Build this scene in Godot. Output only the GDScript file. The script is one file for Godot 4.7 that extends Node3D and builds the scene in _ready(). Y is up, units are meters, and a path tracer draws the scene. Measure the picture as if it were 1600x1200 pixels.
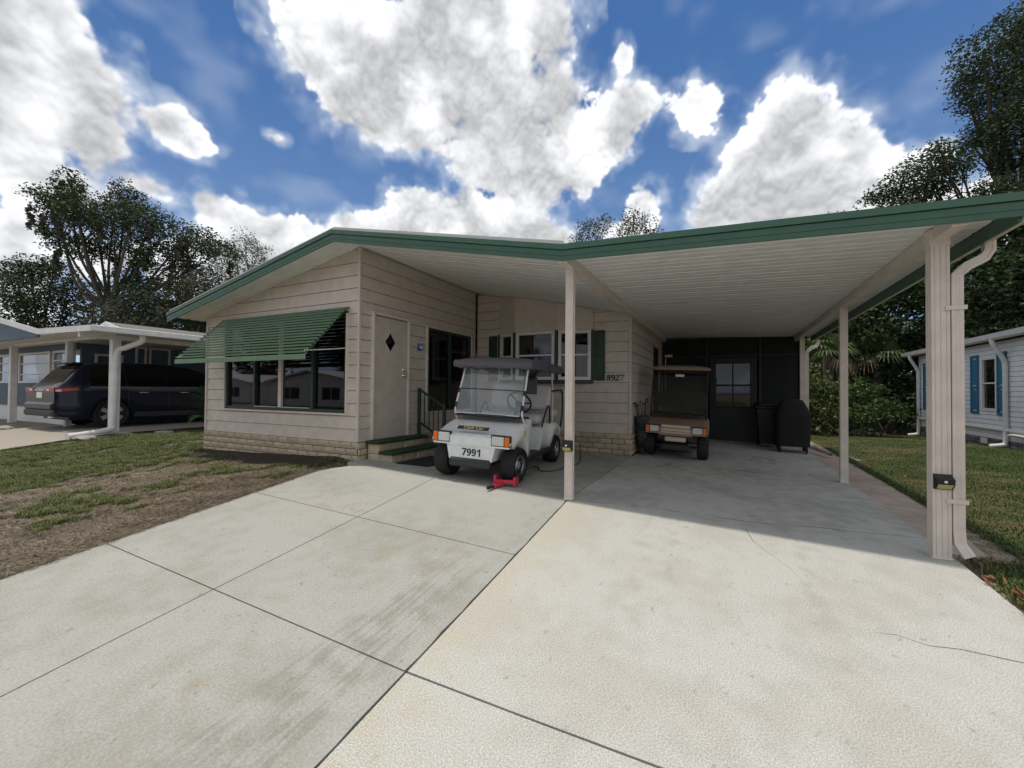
extends Node3D

# ------------------------------------------------------------------ helpers
var M := {}
var used := {}
var rng := RandomNumberGenerator.new()

func _ready() -> void:
	rng.seed = 11
	# camera
	var cam := Camera3D.new()
	cam.name = "camera"
	cam.fov = 83.27
	cam.near = 0.05
	cam.far = 900.0
	cam.position = Vector3(0, 1.2, 0)
	cam.rotation = Vector3(deg_to_rad(0.93), deg_to_rad(26.4), deg_to_rad(0.5))
	add_child(cam)
	cam.current = true
	# sky, exposure
	var env := Environment.new()
	env.background_mode = Environment.BG_SKY
	env.sky = make_sky()
	env.tonemap_mode = Environment.TONE_MAPPER_LINEAR
	env.tonemap_exposure = 1.26
	env.sdfgi_enabled = true
	env.ssao_enabled = true
	env.ssil_enabled = true
	var we := WorldEnvironment.new()
	we.name = "environment"
	we.environment = env
	add_child(we)
	# sun: high, a little behind the camera
	var sun := DirectionalLight3D.new()
	sun.name = "sun"
	sun.light_energy = 0.71
	sun.light_color = Color(1.0, 0.965, 0.9)
	sun.light_angular_distance = 1.6
	sun.shadow_enabled = true
	add_child(sun)
	sun.look_at_from_position(Vector3.ZERO, Vector3(0.11, -1.0, -0.09), Vector3(0, 0, 1))
	materials()
	ground_and_drive()
	home()
	carport()
	entry()
	white_cart()
	tan_cart()
	carport_things()
	neighbour_left()
	neighbour_right()
	across_street()
	vegetation()
	lawns()

func lin(r: float, g: float, b: float) -> Color:
	return Color(r, g, b).linear_to_srgb()

func numbered(n: String) -> String:
	if not used.has(n):
		used[n] = 0
		return n
	used[n] += 1
	return "%s_%03d" % [n, used[n]]

func thing(called: String, label: String, category: String, at := Vector3.ZERO, turn := 0.0, group := "") -> Node3D:
	var o := Node3D.new()
	o.name = numbered(called)
	add_child(o)
	o.position = at
	o.rotation.y = turn
	tag(o, label, category, group)
	return o

func tag(o: Node, label: String, category: String, group := "", kind := "") -> void:
	if label: o.set_meta("label", label)
	if category: o.set_meta("category", category)
	if group: o.set_meta("group", group)
	if kind: o.set_meta("kind", kind)

func begin() -> SurfaceTool:
	var st := SurfaceTool.new()
	st.begin(Mesh.PRIMITIVE_TRIANGLES)
	st.set_smooth_group(-1)
	return st

func put(called: String, m: Mesh, mat: Material, parent: Node = self) -> MeshInstance3D:
	var o := MeshInstance3D.new()
	o.mesh = m
	o.name = numbered(called) if parent == self else called
	o.material_override = mat
	parent.add_child(o, true)
	return o

func obj(called: String, st: SurfaceTool, mat: Material, parent: Node = self) -> MeshInstance3D:
	st.generate_normals()
	return put(called, st.commit(), mat, parent)

func tri(st: SurfaceTool, a: Vector3, b: Vector3, c: Vector3, out: Vector3) -> void:
	if (a - c).cross(a - b).dot(out) < 0.0:
		var t := b
		b = c
		c = t
	st.add_vertex(a)
	st.add_vertex(b)
	st.add_vertex(c)

func quad(st: SurfaceTool, a: Vector3, b: Vector3, c: Vector3, d: Vector3, out: Vector3) -> void:
	tri(st, a, b, c, out)
	tri(st, a, c, d, out)

# a box, its edges chamfered by b
func bx(st: SurfaceTool, c: Vector3, s: Vector3, b := 0.0, ax := Basis.IDENTITY) -> void:
	st.set_smooth_group(-1)
	var h := s * 0.5
	b = minf(b, minf(h.x, minf(h.y, h.z)) * 0.9)
	for k in 3:
		for sg in [-1.0, 1.0]:
			var u := (k + 1) % 3
			var w := (k + 2) % 3
			var p := []
			for q in [[-1, -1], [1, -1], [1, 1], [-1, 1]]:
				var v := Vector3.ZERO
				v[k] = sg * h[k]
				v[u] = q[0] * (h[u] - b)
				v[w] = q[1] * (h[w] - b)
				p.append(c + ax * v)
			var n := Vector3.ZERO
			n[k] = sg
			quad(st, p[0], p[1], p[2], p[3], ax * n)
	if b <= 0.0: return
	for k in 3:
		var u := (k + 1) % 3
		var w := (k + 2) % 3
		for su in [-1.0, 1.0]:
			for sw in [-1.0, 1.0]:
				var p := []
				for q in [[-1, 0], [1, 0], [1, 1], [-1, 1]]:
					var v := Vector3.ZERO
					v[k] = q[0] * (h[k] - b)
					v[u] = su * (h[u] - (b if q[1] == 1 else 0.0))
					v[w] = sw * (h[w] - (b if q[1] == 0 else 0.0))
					p.append(c + ax * v)
				var n := Vector3.ZERO
				n[u] = su
				n[w] = sw
				quad(st, p[0], p[1], p[2], p[3], ax * n)
	for sx in [-1.0, 1.0]:
		for sy in [-1.0, 1.0]:
			for sz in [-1.0, 1.0]:
				var sv := Vector3(sx, sy, sz)
				var e := h - Vector3(b, b, b)
				tri(st, c + ax * (sv * Vector3(h.x, e.y, e.z)), c + ax * (sv * Vector3(e.x, h.y, e.z)), c + ax * (sv * Vector3(e.x, e.y, h.z)), ax * sv)

func box(called: String, c: Vector3, s: Vector3, mat: Material, parent: Node, b := 0.0, ax := Basis.IDENTITY) -> MeshInstance3D:
	var st := begin()
	bx(st, c, s, b, ax)
	return obj(called, st, mat, parent)

# a flat outline given by u, v in the frame o, U, V, given depth along N (front face at 0)
func prism(st: SurfaceTool, poly: PackedVector2Array, o: Vector3, U: Vector3, V: Vector3, N: Vector3, front: Variant = null) -> void:
	st.set_smooth_group(-1)
	var idx := Geometry2D.triangulate_polygon(poly)
	var fr := []
	var bk := []
	for p in poly:
		var w: Vector3 = o + U * p.x + V * p.y
		fr.append(w - (N.normalized() * front.call(p) if front != null else Vector3.ZERO))
		bk.append(w + N)
	for i in range(0, idx.size(), 3):
		tri(st, fr[idx[i]], fr[idx[i + 1]], fr[idx[i + 2]], -N)
		tri(st, bk[idx[i]], bk[idx[i + 1]], bk[idx[i + 2]], N)
	var area := 0.0
	for i in poly.size():
		area += poly[i].cross(poly[(i + 1) % poly.size()])
	for i in poly.size():
		var j := (i + 1) % poly.size()
		var e := poly[j] - poly[i]
		var n := Vector2(e.y, -e.x) * signf(area)
		quad(st, fr[i], fr[j], bk[j], bk[i], U * n.x + V * n.y)

func loft(st: SurfaceTool, rings: Array, caps := true, closed := true, smooth := true) -> void:
	st.set_smooth_group(1 if smooth else -1)
	for k in rings.size() - 1:
		var a: PackedVector3Array = rings[k]
		var b: PackedVector3Array = rings[k + 1]
		var c := Vector3.ZERO
		for p in a: c += p
		for p in b: c += p
		c /= a.size() * 2.0
		var n := a.size()
		for i in (n if closed else n - 1):
			var j := (i + 1) % n
			var m := (a[i] + a[j] + b[i] + b[j]) * 0.25
			quad(st, a[i], a[j], b[j], b[i], m - c)
	if caps:
		st.set_smooth_group(-1)
		for e in [0, rings.size() - 1]:
			var a: PackedVector3Array = rings[e]
			var other: PackedVector3Array = rings[1 if e == 0 else rings.size() - 2]
			var c := Vector3.ZERO
			var c2 := Vector3.ZERO
			for i in a.size():
				c += a[i]
				c2 += other[i]
			c /= a.size()
			c2 /= a.size()
			for i in a.size():
				tri(st, c, a[i], a[(i + 1) % a.size()], c - c2)

func circle(c: Vector3, u: Vector3, v: Vector3, n: int) -> PackedVector3Array:
	var r := PackedVector3Array()
	for i in n:
		r.append(c + u * cos(TAU * i / n) + v * sin(TAU * i / n))
	return r

# a tube along points; r is one radius or one for each point
func tube(st: SurfaceTool, pts: Array, r: Variant, sides := 8, squash := 1.0) -> void:
	var rings := []
	var up := Vector3.UP
	for i in pts.size():
		var d: Vector3 = (pts[mini(i + 1, pts.size() - 1)] - pts[maxi(i - 1, 0)]).normalized()
		if absf(d.dot(up)) > 0.97: up = Vector3.RIGHT if absf(d.x) < 0.9 else Vector3.FORWARD
		var s := d.cross(up).normalized()
		up = s.cross(d).normalized()
		var q: float = r[i] if r is Array else r
		rings.append(circle(pts[i], s * q, up * q * squash, sides))
	loft(st, rings)

func curve(pts: Array, steps := 6) -> Array:
	var out := []
	for i in pts.size() - 1:
		var a: Vector3 = pts[maxi(i - 1, 0)]
		var d: Vector3 = pts[mini(i + 2, pts.size() - 1)]
		for k in steps:
			out.append((pts[i] as Vector3).cubic_interpolate(pts[i + 1], a, d, float(k) / steps))
	out.append(pts[-1])
	return out

# profile of [radius, along] turned about the axis through o
func lathe(st: SurfaceTool, o: Vector3, axis: Vector3, prof: Array, n := 20) -> void:
	var s := axis.cross(Vector3.UP if absf(axis.y) < 0.9 else Vector3.RIGHT).normalized()
	var t := axis.cross(s).normalized()
	var rings := []
	for p in prof:
		rings.append(circle(o + axis * p[1], s * maxf(p[0], 0.0005), t * maxf(p[0], 0.0005), n))
	loft(st, rings)

func rect(u0: float, v0: float, u1: float, v1: float) -> PackedVector2Array:
	return PackedVector2Array([Vector2(u0, v0), Vector2(u1, v0), Vector2(u1, v1), Vector2(u0, v1)])

func text(called: String, words: String, size: float, mat: Material, parent: Node, at: Transform3D, depth := 0.004, family := "Droid Sans") -> void:
	var f := SystemFont.new()
	f.font_names = PackedStringArray([family])
	f.font_weight = 700
	var t := TextMesh.new()
	t.font = f
	t.text = words
	t.font_size = 32
	t.pixel_size = size / 32.0 * 1.35
	t.depth = depth
	var o := MeshInstance3D.new()
	o.name = called
	o.mesh = t
	o.material_override = mat
	o.transform = at
	parent.add_child(o, true)

# ------------------------------------------------------------------ sky
var cloud_field := []
var n_big := FastNoiseLite.new()
var n_mid := FastNoiseLite.new()
var n_soft := FastNoiseLite.new()
var sky_rows := []
const SKY_W := 3072
const SKY_H := 1536

var coarse_f := PackedFloat32Array()
var coarse_v := PackedFloat32Array()
const STEP := 8
const CW := SKY_W / STEP + 1

func coarse_row(j: int) -> void:
	# how much cloud there is, and how much thin veil, on a coarse grid of directions
	var el := 90.0 - float(j * STEP) / SKY_H * 180.0
	var near := []
	for c in cloud_field:
		if absf(el - c[1]) < c[3] * 1.7 + 1.0: near.append(c)
	var ce := cos(deg_to_rad(el))
	var se := sin(deg_to_rad(el))
	for i in CW:
		var az := wrapf(float(i * STEP) / SKY_W * 360.0, -180.0, 180.0)
		var a := deg_to_rad(az)
		var f := 0.0
		for b in near:
			var da := absf(az - b[0])
			if da > 180.0: da = 360.0 - da
			da = da * ce / b[2]
			if da < 1.7:
				var de: float = (el - b[1]) / b[3]
				var q: float = maxf(0.0, 1.0 - (da * da + de * de) * 0.35)
				f = 1.0 - (1.0 - f) * (1.0 - q * q * 0.92)
		coarse_f[j * CW + i] = f
		coarse_v[j * CW + i] = clampf(n_big.get_noise_3d(sin(a) * ce * 60.0 + 40.0, se * 150.0, -cos(a) * ce * 60.0) * 0.5 - 0.03, 0.0, 0.16)

func sky_row(y: int) -> void:
	var row := PackedByteArray()
	row.resize(SKY_W * 3)
	var el := 90.0 - (y + 0.5) / SKY_H * 180.0
	if el < 0.0:
		row.fill(118)
		sky_rows[y] = row
		return
	var zen := clampf(el / 90.0, 0.0, 1.0)
	var sky := Color(0.22, 0.35, 0.57).lerp(Color(0.053, 0.134, 0.33), pow(smoothstep(0.0, 0.45, zen), 0.6))
	var ce := cos(deg_to_rad(el))
	var se := sin(deg_to_rad(el))
	var haze := 0.55 * pow(1.0 - zen, 14.0)
	var jy := (y + 0.5) / STEP
	var j0 := int(jy)
	var ty := jy - j0
	for x in SKY_W:
		var ix := (x + 0.5) / STEP
		var i0 := int(ix)
		var tx := ix - i0
		var k := j0 * CW + i0
		var f := lerpf(lerpf(coarse_f[k], coarse_f[k + 1], tx), lerpf(coarse_f[k + CW], coarse_f[k + CW + 1], tx), ty)
		var c := sky.lerp(Color(0.62, 0.68, 0.76), lerpf(lerpf(coarse_v[k], coarse_v[k + 1], tx), lerpf(coarse_v[k + CW], coarse_v[k + CW + 1], tx), ty))
		if f > 0.05:
			var a := (x + 0.5) / SKY_W * TAU
			var p := Vector3(sin(a) * ce, se, -cos(a) * ce) * 100.0
			var n := n_big.get_noise_3dv(p)
			var wisp := smoothstep(0.10, 0.55, f + n * 0.5) * clampf(0.30 + n * 0.7, 0.0, 0.5)
			c = c.lerp(Color(0.66, 0.72, 0.79), wisp)
			if f + n * 0.46 > 0.26:
				# rounded billows: ridged noise turned over
				var m := -n_mid.get_noise_3dv(p)
				var s := n_soft.get_noise_3dv(p)
				var v := f + n * 0.42 + m * 0.17
				var cover := smoothstep(0.45, 0.53 + 0.30 * clampf(0.35 + s * 0.9, 0.0, 1.0), v)
				if cover > 0.0:
					# bright towards the sun overhead, greyer where the cloud is thick
					var n2 := n_big.get_noise_3dv(p + Vector3(0, 2.4, 0))
					var m2 := -n_mid.get_noise_3dv(p + Vector3(0, 0.9, 0))
					var thick := smoothstep(0.52, 1.12, f + n2 * 0.25 + s * 0.5)
					var g := lerpf(0.87, 0.50, thick) + (n - n2) * 0.12 + (m - m2) * 0.10 + m * 0.04
					g = clampf(g, 0.40, 0.92)
					c = c.lerp(Color(g * 0.985, g * 0.995, g * 1.02), cover)
		c = c.lerp(Color(0.60, 0.68, 0.78), haze).linear_to_srgb()
		row[x * 3] = clampi(roundi(c.r * 255.0), 0, 255)
		row[x * 3 + 1] = clampi(roundi(c.g * 255.0), 0, 255)
		row[x * 3 + 2] = clampi(roundi(c.b * 255.0), 0, 255)
	sky_rows[y] = row

func make_sky() -> Sky:
	var seen_clouds := [[-74.6, 28.6, 4.5, 3.4], [-76.0, 23.8, 4.3, 3.6], [-72.1, 25.5, 3.0, 2.4], [-72.0, 22.7, 3.7, 2.3], [-74.8, 18.9, 5.0, 2.8], [-70.7, 22.1, 2.2, 1.8], [-65.1, 25.5, 3.2, 2.1], [-62.8, 24.6, 2.0, 1.3], [-75.4, 13.4, 1.9, 2.1], [-73.2, 17.3, 3.0, 1.6], [-67.4, 19.6, 2.7, 1.5], [-61.6, 19.4, 2.9, 2.1], [-58.9, 18.2, 2.4, 1.7], [-53.4, 18.4, 3.3, 2.0], [-49.5, 37.1, 5.6, 3.4], [-41.9, 38.5, 8.5, 4.8], [-31.9, 39.4, 6.0, 3.4], [-22.5, 39.8, 4.4, 3.0], [-44.2, 32.6, 5.4, 3.9], [-36.9, 32.3, 7.1, 4.6], [-28.4, 32.8, 7.2, 4.9], [-19.9, 32.1, 7.4, 4.4], [-13.2, 30.0, 3.6, 2.5], [-30.1, 27.3, 4.6, 3.0], [-24.1, 27.0, 4.9, 3.6], [-18.1, 25.8, 4.5, 3.0], [-12.1, 37.5, 1.2, 1.9], [-55.6, 27.1, 1.0, 0.7], [-40.0, 23.3, 3.4, 2.4], [-33.4, 22.2, 5.2, 2.9], [-27.4, 21.6, 5.2, 3.3], [-45.5, 20.0, 3.7, 1.8], [-21.5, 19.3, 3.2, 2.0], [-9.6, 23.2, 2.4, 2.5], [-3.2, 31.7, 3.3, 2.8], [6.7, 28.0, 5.0, 4.2], [3.0, 23.2, 4.9, 3.7], [7.9, 21.2, 7.2, 4.6], [11.8, 22.1, 4.1, 4.5], [4.3, 26.6, 3.0, 2.3], [-0.4, 20.8, 3.2, 2.3], [15.3, 19.1, 2.5, 2.0], [18.5, 21.7, 1.5, 1.0], [21.3, 17.1, 2.9, 1.6]]
	cloud_field = seen_clouds
	# lower banks, seen through the gaps above the roofs and trees
	for c in [[-76, 9, 6, 4.5], [-66, 12, 5, 3], [-58, 14, 5, 3.5], [-49, 15, 6, 4], [-40, 18.5, 5, 3.5], [-35, 14, 8, 5], [-27, 17, 6, 4.5], [-21, 14, 7, 5], [-11, 19, 3.5, 4], [-12, 12, 6, 4], [3, 17, 8, 5], [10, 15, 8, 5], [17, 15, 6, 3.5], [24, 12, 6, 4], [-47, 34, 6, 4], [-28, 36, 6, 4], [-10, 33, 2.5, 2]]:
		cloud_field.append(c)
	# unseen cumulus all round and overhead, made denser to add light in the shade
	var r := RandomNumberGenerator.new()
	r.seed = 5
	for k in 240:
		var az := r.randf_range(-180, 180)
		var el := rad_to_deg(asin(r.randf_range(0.10, 0.99)))
		if az > -84 and az < 32 and el < 46: continue
		var s := r.randf_range(5.0, 10.0)
		for j in 4:
			cloud_field.append([wrapf(az + r.randf_range(-1, 1) * s / maxf(0.2, cos(deg_to_rad(el))), -180, 180), el + r.randf_range(-0.4, 0.4) * s, s * r.randf_range(0.5, 0.9), s * r.randf_range(0.35, 0.6)])
	n_big.seed = 3
	n_big.noise_type = FastNoiseLite.TYPE_SIMPLEX_SMOOTH
	n_big.frequency = 0.09
	n_big.fractal_octaves = 4
	n_big.fractal_gain = 0.55
	n_mid.seed = 8
	n_mid.noise_type = FastNoiseLite.TYPE_SIMPLEX_SMOOTH
	n_mid.frequency = 0.22
	n_mid.fractal_type = FastNoiseLite.FRACTAL_RIDGED
	n_mid.fractal_octaves = 4
	n_mid.fractal_gain = 0.55
	n_soft.seed = 19
	n_soft.noise_type = FastNoiseLite.TYPE_SIMPLEX_SMOOTH
	n_soft.frequency = 0.075
	n_soft.fractal_octaves = 2
	sky_rows.resize(SKY_H)
	coarse_f.resize(CW * (SKY_H / STEP + 2))
	coarse_v.resize(coarse_f.size())
	for j in SKY_H / STEP / 2 + 2: coarse_row(j)
	for y in SKY_H: sky_row(y)
	var all := PackedByteArray()
	for row in sky_rows: all.append_array(row)
	var sm := PanoramaSkyMaterial.new()
	sm.panorama = ImageTexture.create_from_image(Image.create_from_data(SKY_W, SKY_H, false, Image.FORMAT_RGB8, all))
	var sky := Sky.new()
	sky.sky_material = sm
	return sky

# ------------------------------------------------------------------ materials
func noise_tex(size: int, freq: float, oct: int, lo: float, hi: float, sd: int, type := FastNoiseLite.TYPE_SIMPLEX_SMOOTH, contrast := 1.0) -> ImageTexture:
	var n := FastNoiseLite.new()
	n.seed = sd
	n.noise_type = type
	n.frequency = freq
	n.fractal_octaves = oct
	var im := n.get_seamless_image(size, size)
	im.convert(Image.FORMAT_L8)
	var d := im.get_data()
	for i in d.size():
		var v := clampf((d[i] / 255.0 - 0.5) * contrast + 0.5, 0.0, 1.0)
		d[i] = roundi(lerpf(lo, hi, v) * 255.0)
	return ImageTexture.create_from_image(Image.create_from_data(size, size, false, Image.FORMAT_L8, d))

func mat(name_: String, c: Color, rough := 0.7, metal := 0.0) -> StandardMaterial3D:
	var m := StandardMaterial3D.new()
	m.resource_name = name_
	m.albedo_color = c
	m.roughness = rough
	m.metallic = metal
	M[name_] = m
	return m

# colour grain and relief from textures laid by position
func grain(m: StandardMaterial3D, tex: Texture2D, scale: float, relief: Texture2D = null, depth := 0.1) -> StandardMaterial3D:
	m.uv1_triplanar = true
	m.uv1_world_triplanar = true
	m.uv1_scale = Vector3(scale, scale, scale)
	m.albedo_texture = tex
	if relief:
		m.heightmap_enabled = true
		m.heightmap_texture = relief
		m.heightmap_scale = depth
	return m

func glass(name_: String, alpha: float, c := Color(0.02, 0.025, 0.03)) -> StandardMaterial3D:
	var m := mat(name_, Color(c.r, c.g, c.b, alpha), 0.02)
	m.transparency = BaseMaterial3D.TRANSPARENCY_ALPHA
	return m

func leaf_mat(name_: String, back: Color) -> StandardMaterial3D:
	var m := mat(name_, Color.WHITE, 0.55)
	m.vertex_color_use_as_albedo = true
	m.backlight_enabled = true
	m.backlight = back
	m.metallic_specular = 0.35
	return m

func materials() -> void:
	var soft := noise_tex(512, 0.012, 4, 0.93, 1.0, 21, FastNoiseLite.TYPE_SIMPLEX_SMOOTH, 1.2)
	var fine := noise_tex(512, 0.16, 3, 0.78, 1.0, 22, FastNoiseLite.TYPE_SIMPLEX_SMOOTH, 1.6)
	var speck := noise_tex(512, 0.13, 4, 0.74, 1.0, 23, FastNoiseLite.TYPE_SIMPLEX_SMOOTH, 1.6)
	var speck2 := noise_tex(512, 0.09, 5, 0.86, 1.0, 29, FastNoiseLite.TYPE_SIMPLEX_SMOOTH, 1.5)
	var bump := noise_tex(512, 0.12, 4, 0.0, 1.0, 24)
	var rough_bump := noise_tex(512, 0.045, 5, 0.0, 1.0, 25, FastNoiseLite.TYPE_SIMPLEX_SMOOTH, 1.4)
	grain(mat("siding", lin(0.66, 0.58, 0.51), 0.6), soft, 0.6, bump, 0.03)
	grain(mat("trim", lin(0.72, 0.64, 0.57), 0.5), soft, 0.7)
	grain(mat("ceiling", lin(0.83, 0.825, 0.81), 0.5), soft, 0.4)
	grain(mat("door_paint", lin(0.60, 0.54, 0.46), 0.45), soft, 0.6)
	grain(mat("green", lin(0.040, 0.115, 0.077), 0.4), soft, 0.5)
	grain(mat("dark_green", lin(0.014, 0.042, 0.028), 0.45), soft, 0.8)
	grain(mat("awning_green", lin(0.115, 0.205, 0.125), 0.45), soft, 0.5)
	grain(mat("carpet_green", lin(0.018, 0.06, 0.026), 0.95), fine, 3.0, bump, 0.3)
	for k in 4:
		var t: float = [1.0, 0.88, 1.06, 0.95][k]
		grain(mat("brick%d" % k, lin(0.72 * t, 0.60 * t, 0.42 * t), 0.85), fine, 1.6, rough_bump, 1.2)
	grain(mat("mortar", lin(0.12, 0.10, 0.085), 0.95), fine, 3.0, bump, 0.3)
	grain(mat("roof_metal", lin(0.55, 0.55, 0.53), 0.6), soft, 0.4)
	mat("white_frame", lin(0.72, 0.70, 0.68), 0.4)
	mat("aluminium", lin(0.5, 0.5, 0.5), 0.35, 0.8)
	mat("chrome", lin(0.7, 0.7, 0.7), 0.12, 1.0)
	glass("window_glass", 0.55)
	glass("clear_glass", 0.10, Color(0.75, 0.8, 0.82))
	glass("smoke_glass", 0.35, Color(0.03, 0.032, 0.035))
	glass("tint_glass", 0.85, Color(0.012, 0.013, 0.016))
	mat("black_plastic", lin(0.012, 0.013, 0.015), 0.5)
	grain(mat("cover_cloth", lin(0.010, 0.0105, 0.012), 0.8), fine, 3.0, bump, 0.4)
	mat("charcoal", lin(0.03, 0.032, 0.036), 0.6)
	grain(mat("rubber", lin(0.016, 0.017, 0.018), 0.8), fine, 4.0)
	grain(mat("mat_rubber", lin(0.012, 0.013, 0.014), 0.95), fine, 4.0, bump, 0.3)
	var cp := mat("cart_white", lin(0.83, 0.85, 0.84), 0.28)
	cp.clearcoat_enabled = true
	cp.clearcoat = 0.5
	cp.clearcoat_roughness = 0.1
	grain(cp, soft, 0.9)
	var ct := mat("cart_tan", lin(0.30, 0.21, 0.15), 0.3)
	ct.clearcoat_enabled = true
	ct.clearcoat = 0.5
	mat("cart_tan_light", lin(0.62, 0.50, 0.38), 0.35)
	grain(mat("fabric_grey", lin(0.17, 0.155, 0.18), 0.9), fine, 3.0, bump, 0.4)
	grain(mat("vinyl", lin(0.56, 0.54, 0.53), 0.5), soft, 2.0, bump, 0.06)
	grain(mat("vinyl_cream", lin(0.66, 0.62, 0.52), 0.5), soft, 2.0)
	mat("amber", lin(0.75, 0.16, 0.015), 0.2)
	mat("lens", lin(0.62, 0.62, 0.6), 0.12)
	mat("red_paint", lin(0.55, 0.03, 0.06), 0.35)
	mat("red_lens", lin(0.35, 0.01, 0.015), 0.12)
	mat("gold", lin(0.65, 0.42, 0.18), 0.4)
	mat("ink", lin(0.01, 0.01, 0.012), 0.5)
	mat("solar_face", lin(0.45, 0.42, 0.16), 0.35)
	mat("blue_lens", lin(0.16, 0.24, 0.62), 0.25)
	mat("interior", lin(0.10, 0.09, 0.08), 0.9)
	mat("screen", lin(0.018, 0.02, 0.022), 0.9)
	mat("screen_frame", lin(0.012, 0.014, 0.017), 0.55)
	grain(mat("shed_wall", lin(0.09, 0.087, 0.08), 0.7), soft, 0.5)
	var suv := mat("navy_paint", lin(0.006, 0.009, 0.020), 0.22)
	suv.clearcoat_enabled = true
	suv.clearcoat = 0.35
	suv.clearcoat_roughness = 0.03
	suv.metallic_specular = 0.3
	grain(mat("blue_wall", lin(0.085, 0.135, 0.185), 0.7), soft, 0.5)
	grain(mat("white_paint", lin(0.72, 0.72, 0.71), 0.5), soft, 0.6)
	grain(mat("white_siding", lin(0.80, 0.81, 0.83), 0.5), soft, 0.4)
	mat("teal_shutter", lin(0.02, 0.145, 0.255), 0.5)
	grain(mat("shingle", lin(0.20, 0.195, 0.185), 0.95), fine, 1.2, bump, 0.5)
	for k in 3:
		var t: float = [1.0, 0.75, 0.5][k]
		grain(mat("grey_brick%d" % k, lin(0.30 * t, 0.29 * t, 0.28 * t), 0.9), fine, 1.6, rough_bump, 1.0)
	grain(mat("bark", lin(0.13, 0.11, 0.09), 0.95), fine, 1.5, rough_bump, 3.0)
	leaf_mat("leaf", Color(0.5, 0.55, 0.3))
	leaf_mat("grass", Color(0.45, 0.5, 0.3))
	grain(mat("rock", lin(0.45, 0.44, 0.41), 0.9), fine, 1.5, rough_bump, 1.5)
	# soil with dead thatch: brown, straw and grey litter
	var soil := mat("soil", Color.WHITE, 0.95)
	grain(soil, soil_tex(), 0.55, rough_bump, 1.6)
	grain(mat("mulch", lin(0.055, 0.036, 0.026), 0.95), fine, 2.0, rough_bump, 2.0)
	grain(mat("far_grass", lin(0.07, 0.10, 0.035), 0.95), fine, 1.0)
	grain(mat("asphalt", lin(0.10, 0.10, 0.10), 0.9), fine, 1.2, bump, 0.2)
	# concretes: grain by position, stains by plan
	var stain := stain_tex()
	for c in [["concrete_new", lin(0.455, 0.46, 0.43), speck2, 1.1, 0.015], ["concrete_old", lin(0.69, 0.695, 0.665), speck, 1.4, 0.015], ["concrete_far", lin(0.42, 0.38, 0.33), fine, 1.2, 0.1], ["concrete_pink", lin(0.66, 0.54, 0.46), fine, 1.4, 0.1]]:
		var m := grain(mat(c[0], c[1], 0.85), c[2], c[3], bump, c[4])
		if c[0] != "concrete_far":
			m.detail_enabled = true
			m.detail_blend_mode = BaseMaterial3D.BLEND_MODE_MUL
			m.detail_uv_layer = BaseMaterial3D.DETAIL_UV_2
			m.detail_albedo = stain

func soil_tex() -> ImageTexture:
	var a := FastNoiseLite.new()
	a.seed = 31
	a.frequency = 0.09
	a.fractal_octaves = 3
	var b := FastNoiseLite.new()
	b.seed = 32
	b.frequency = 0.012
	b.fractal_octaves = 4
	var s := 768
	var ia := a.get_seamless_image(s, s)
	var ib := b.get_seamless_image(s, s)
	ia.convert(Image.FORMAT_L8)
	ib.convert(Image.FORMAT_L8)
	var da := ia.get_data()
	var db := ib.get_data()
	var out := PackedByteArray()
	out.resize(s * s * 3)
	for i in s * s:
		var f := da[i] / 255.0
		var g := db[i] / 255.0
		var c := Color(0.14, 0.112, 0.084).lerp(Color(0.42, 0.35, 0.27), smoothstep(0.35, 0.8, f))
		c = c.lerp(Color(0.36, 0.31, 0.25), smoothstep(0.62, 0.8, g) * 0.6)
		c = c.lerp(Color(0.10, 0.095, 0.045), smoothstep(0.5, 0.3, g) * 0.5)
		c = c.linear_to_srgb()
		out[i * 3] = roundi(c.r * 255)
		out[i * 3 + 1] = roundi(c.g * 255)
		out[i * 3 + 2] = roundi(c.b * 255)
	return ImageTexture.create_from_image(Image.create_from_data(s, s, false, Image.FORMAT_RGB8, out))

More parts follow.
